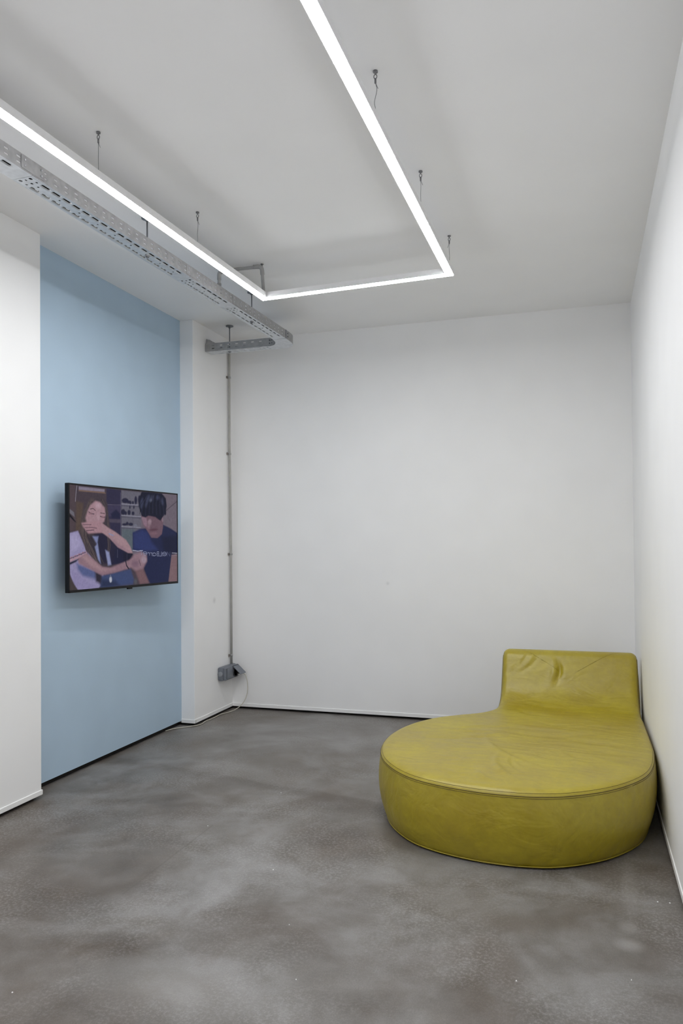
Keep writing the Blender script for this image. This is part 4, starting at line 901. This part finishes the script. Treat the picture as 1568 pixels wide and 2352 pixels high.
bm.to_mesh(top.data); bm.free()
for p in top.data.polygons: p.use_smooth = True
# side band down to the floor
EDGE = [Vector(cover_point(O[i, 0], O[i, 1], 0.0)) for i in range(NO)]
SN = []
for i in range(NO):
    t = EDGE[(i + 1) % NO] - EDGE[i - 1]; n = Vector((t.y, -t.x, 0)); n = -n if area < 0 else n
    SN.append(n.normalized() if n.length > 1e-6 else Vector((NRM[i, 0], NRM[i, 1], 0)))
for _ in range(6): SN = [((SN[i - 1] + SN[i] * 2 + SN[(i + 1) % NO])).normalized() for i in range(NO)]
def prof(f):
    """outward offset of the side band, f=0 at the seam, 1 at the floor"""
    return 0.012 * math.sin(math.pi * min(1, f * 1.25)) if f < 0.4 else 0.012 - 0.042 * ((f - 0.4) / 0.6) ** 2
FOOT = 0.010
NS = 16; verts = []; faces = []
PUCK = [(-0.30, 3.47, 0.9, 0.012), (-0.255, 3.465, 0.93, -0.010), (-0.52, 3.45, 0.65, 0.006), (0.20, 3.80, 0.12, -0.006), (0.17, 3.76, 0.12, 0.005), (0.145, 3.73, 0.1, -0.005), (-0.60, 3.48, 0.2, -0.004)]
for s in range(NS + 1):
    f = s / NS
    for i in range(NO):
        e = EDGE[i]; n = SN[i]; o = prof(f)
        for (ax, ay, af, ah) in PUCK:
            o += ah * math.exp(-((e.x - ax) ** 2 + (e.y - ay) ** 2) / (0.028 ** 2) - ((f - af) / 0.16) ** 2)
        x, y = e.x + n.x * o, e.y + n.y * o
        verts.append((min(x, XR - 0.012), y, e.z + (FOOT - e.z) * f))
for s in range(NS):
    for i in range(NO):
        j = (i + 1) % NO; faces.append((s * NO + i, (s + 1) * NO + i, (s + 1) * NO + j, s * NO + j))
faces.append(tuple(NS * NO + i for i in range(NO)))
band = mesh_obj('side_band', verts, faces, M_LEATHER, sofa, True)
bm = bmesh.new(); bm.from_mesh(band.data); bmesh.ops.recalc_face_normals(bm, faces=bm.faces[:]); bm.to_mesh(band.data); bm.free()
for p in band.data.polygons: p.use_smooth = len(p.vertices) == 4
# seam and twin stitching
def band_pt(i, dz, lift):
    e = EDGE[i]; f = max(0.0, dz / max(0.05, e.z)); n = SN[i]; o = prof(f) + lift
    return (min(e.x + n.x * o, XR - 0.008), e.y + n.y * o, e.z - dz)
seam = tube('seam', [band_pt(i, 0.0, 0.0004) for i in range(NO)], 0.0016, M_STITCH, band, 6, True)
tube('stitching', [band_pt(i, 0.0085, 0.0) for i in range(NO)], 0.0011, M_STITCH, band, 5, True)
tube('stitching', [tuple(Vector(cover_point(O[i, 0] - NRM[i, 0] * 0.007, O[i, 1] - NRM[i, 1] * 0.007, 0.007)) ) for i in range(NO)], 0.0009, M_STITCH, top, 5, True)
tube('hem_piping', [(min(EDGE[i].x + SN[i].x * (prof(1.0) + 0.001), XR - 0.008), EDGE[i].y + SN[i].y * (prof(1.0) + 0.001), FOOT + 0.002) for i in range(NO)], 0.003, M_LEATHER, band, 6, True)
# dark plinth under the hem
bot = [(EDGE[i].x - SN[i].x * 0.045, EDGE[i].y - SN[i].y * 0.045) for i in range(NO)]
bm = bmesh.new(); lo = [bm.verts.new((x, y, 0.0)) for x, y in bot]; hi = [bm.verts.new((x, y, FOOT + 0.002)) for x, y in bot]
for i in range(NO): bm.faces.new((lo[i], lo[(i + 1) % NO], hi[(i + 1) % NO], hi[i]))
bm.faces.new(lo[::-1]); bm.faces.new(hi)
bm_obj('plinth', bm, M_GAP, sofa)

# ------------------------------------------------------------------ white flecks on the floor
flecks = [(-1.329, 3.149, 1.0), (-0.228, 2.586, 1.0), (-1.082, 2.716, 0.7), (0.134, 2.701, 0.8), (-1.781, 2.048, 0.9), (-0.926, 2.383, 0.8), (0.312, 3.314, 1.0), (0.267, 3.31, 1.2), (-1.856, 3.541, 0.8), (-1.691, 4.129, 0.8)]
for k, (x, y, s) in enumerate(flecks):
    bm = bmesh.new(); rr_ = random.Random(k); n = 6
    ang = [2 * math.pi * i / n + rr_.uniform(-0.3, 0.3) for i in range(n)]; rad = [0.0034 * s * rr_.uniform(0.7, 1.2) for i in range(n)]
    lo = [bm.verts.new((x + r_ * math.cos(a), y + r_ * math.sin(a), 0.0)) for a, r_ in zip(ang, rad)]
    hi = [bm.verts.new((x + 0.7 * r_ * math.cos(a), y + 0.7 * r_ * math.sin(a), 0.0022 * s)) for a, r_ in zip(ang, rad)]
    for i in range(n): bm.faces.new((lo[i], lo[(i + 1) % n], hi[(i + 1) % n], hi[i]))
    bm.faces.new(hi); bm.faces.new(lo[::-1])
    tag(bm_obj('paint_fleck', bm, M_CHIP), 'tiny white fleck lying on the bare concrete floor', 'fleck', 'white flecks on the floor')
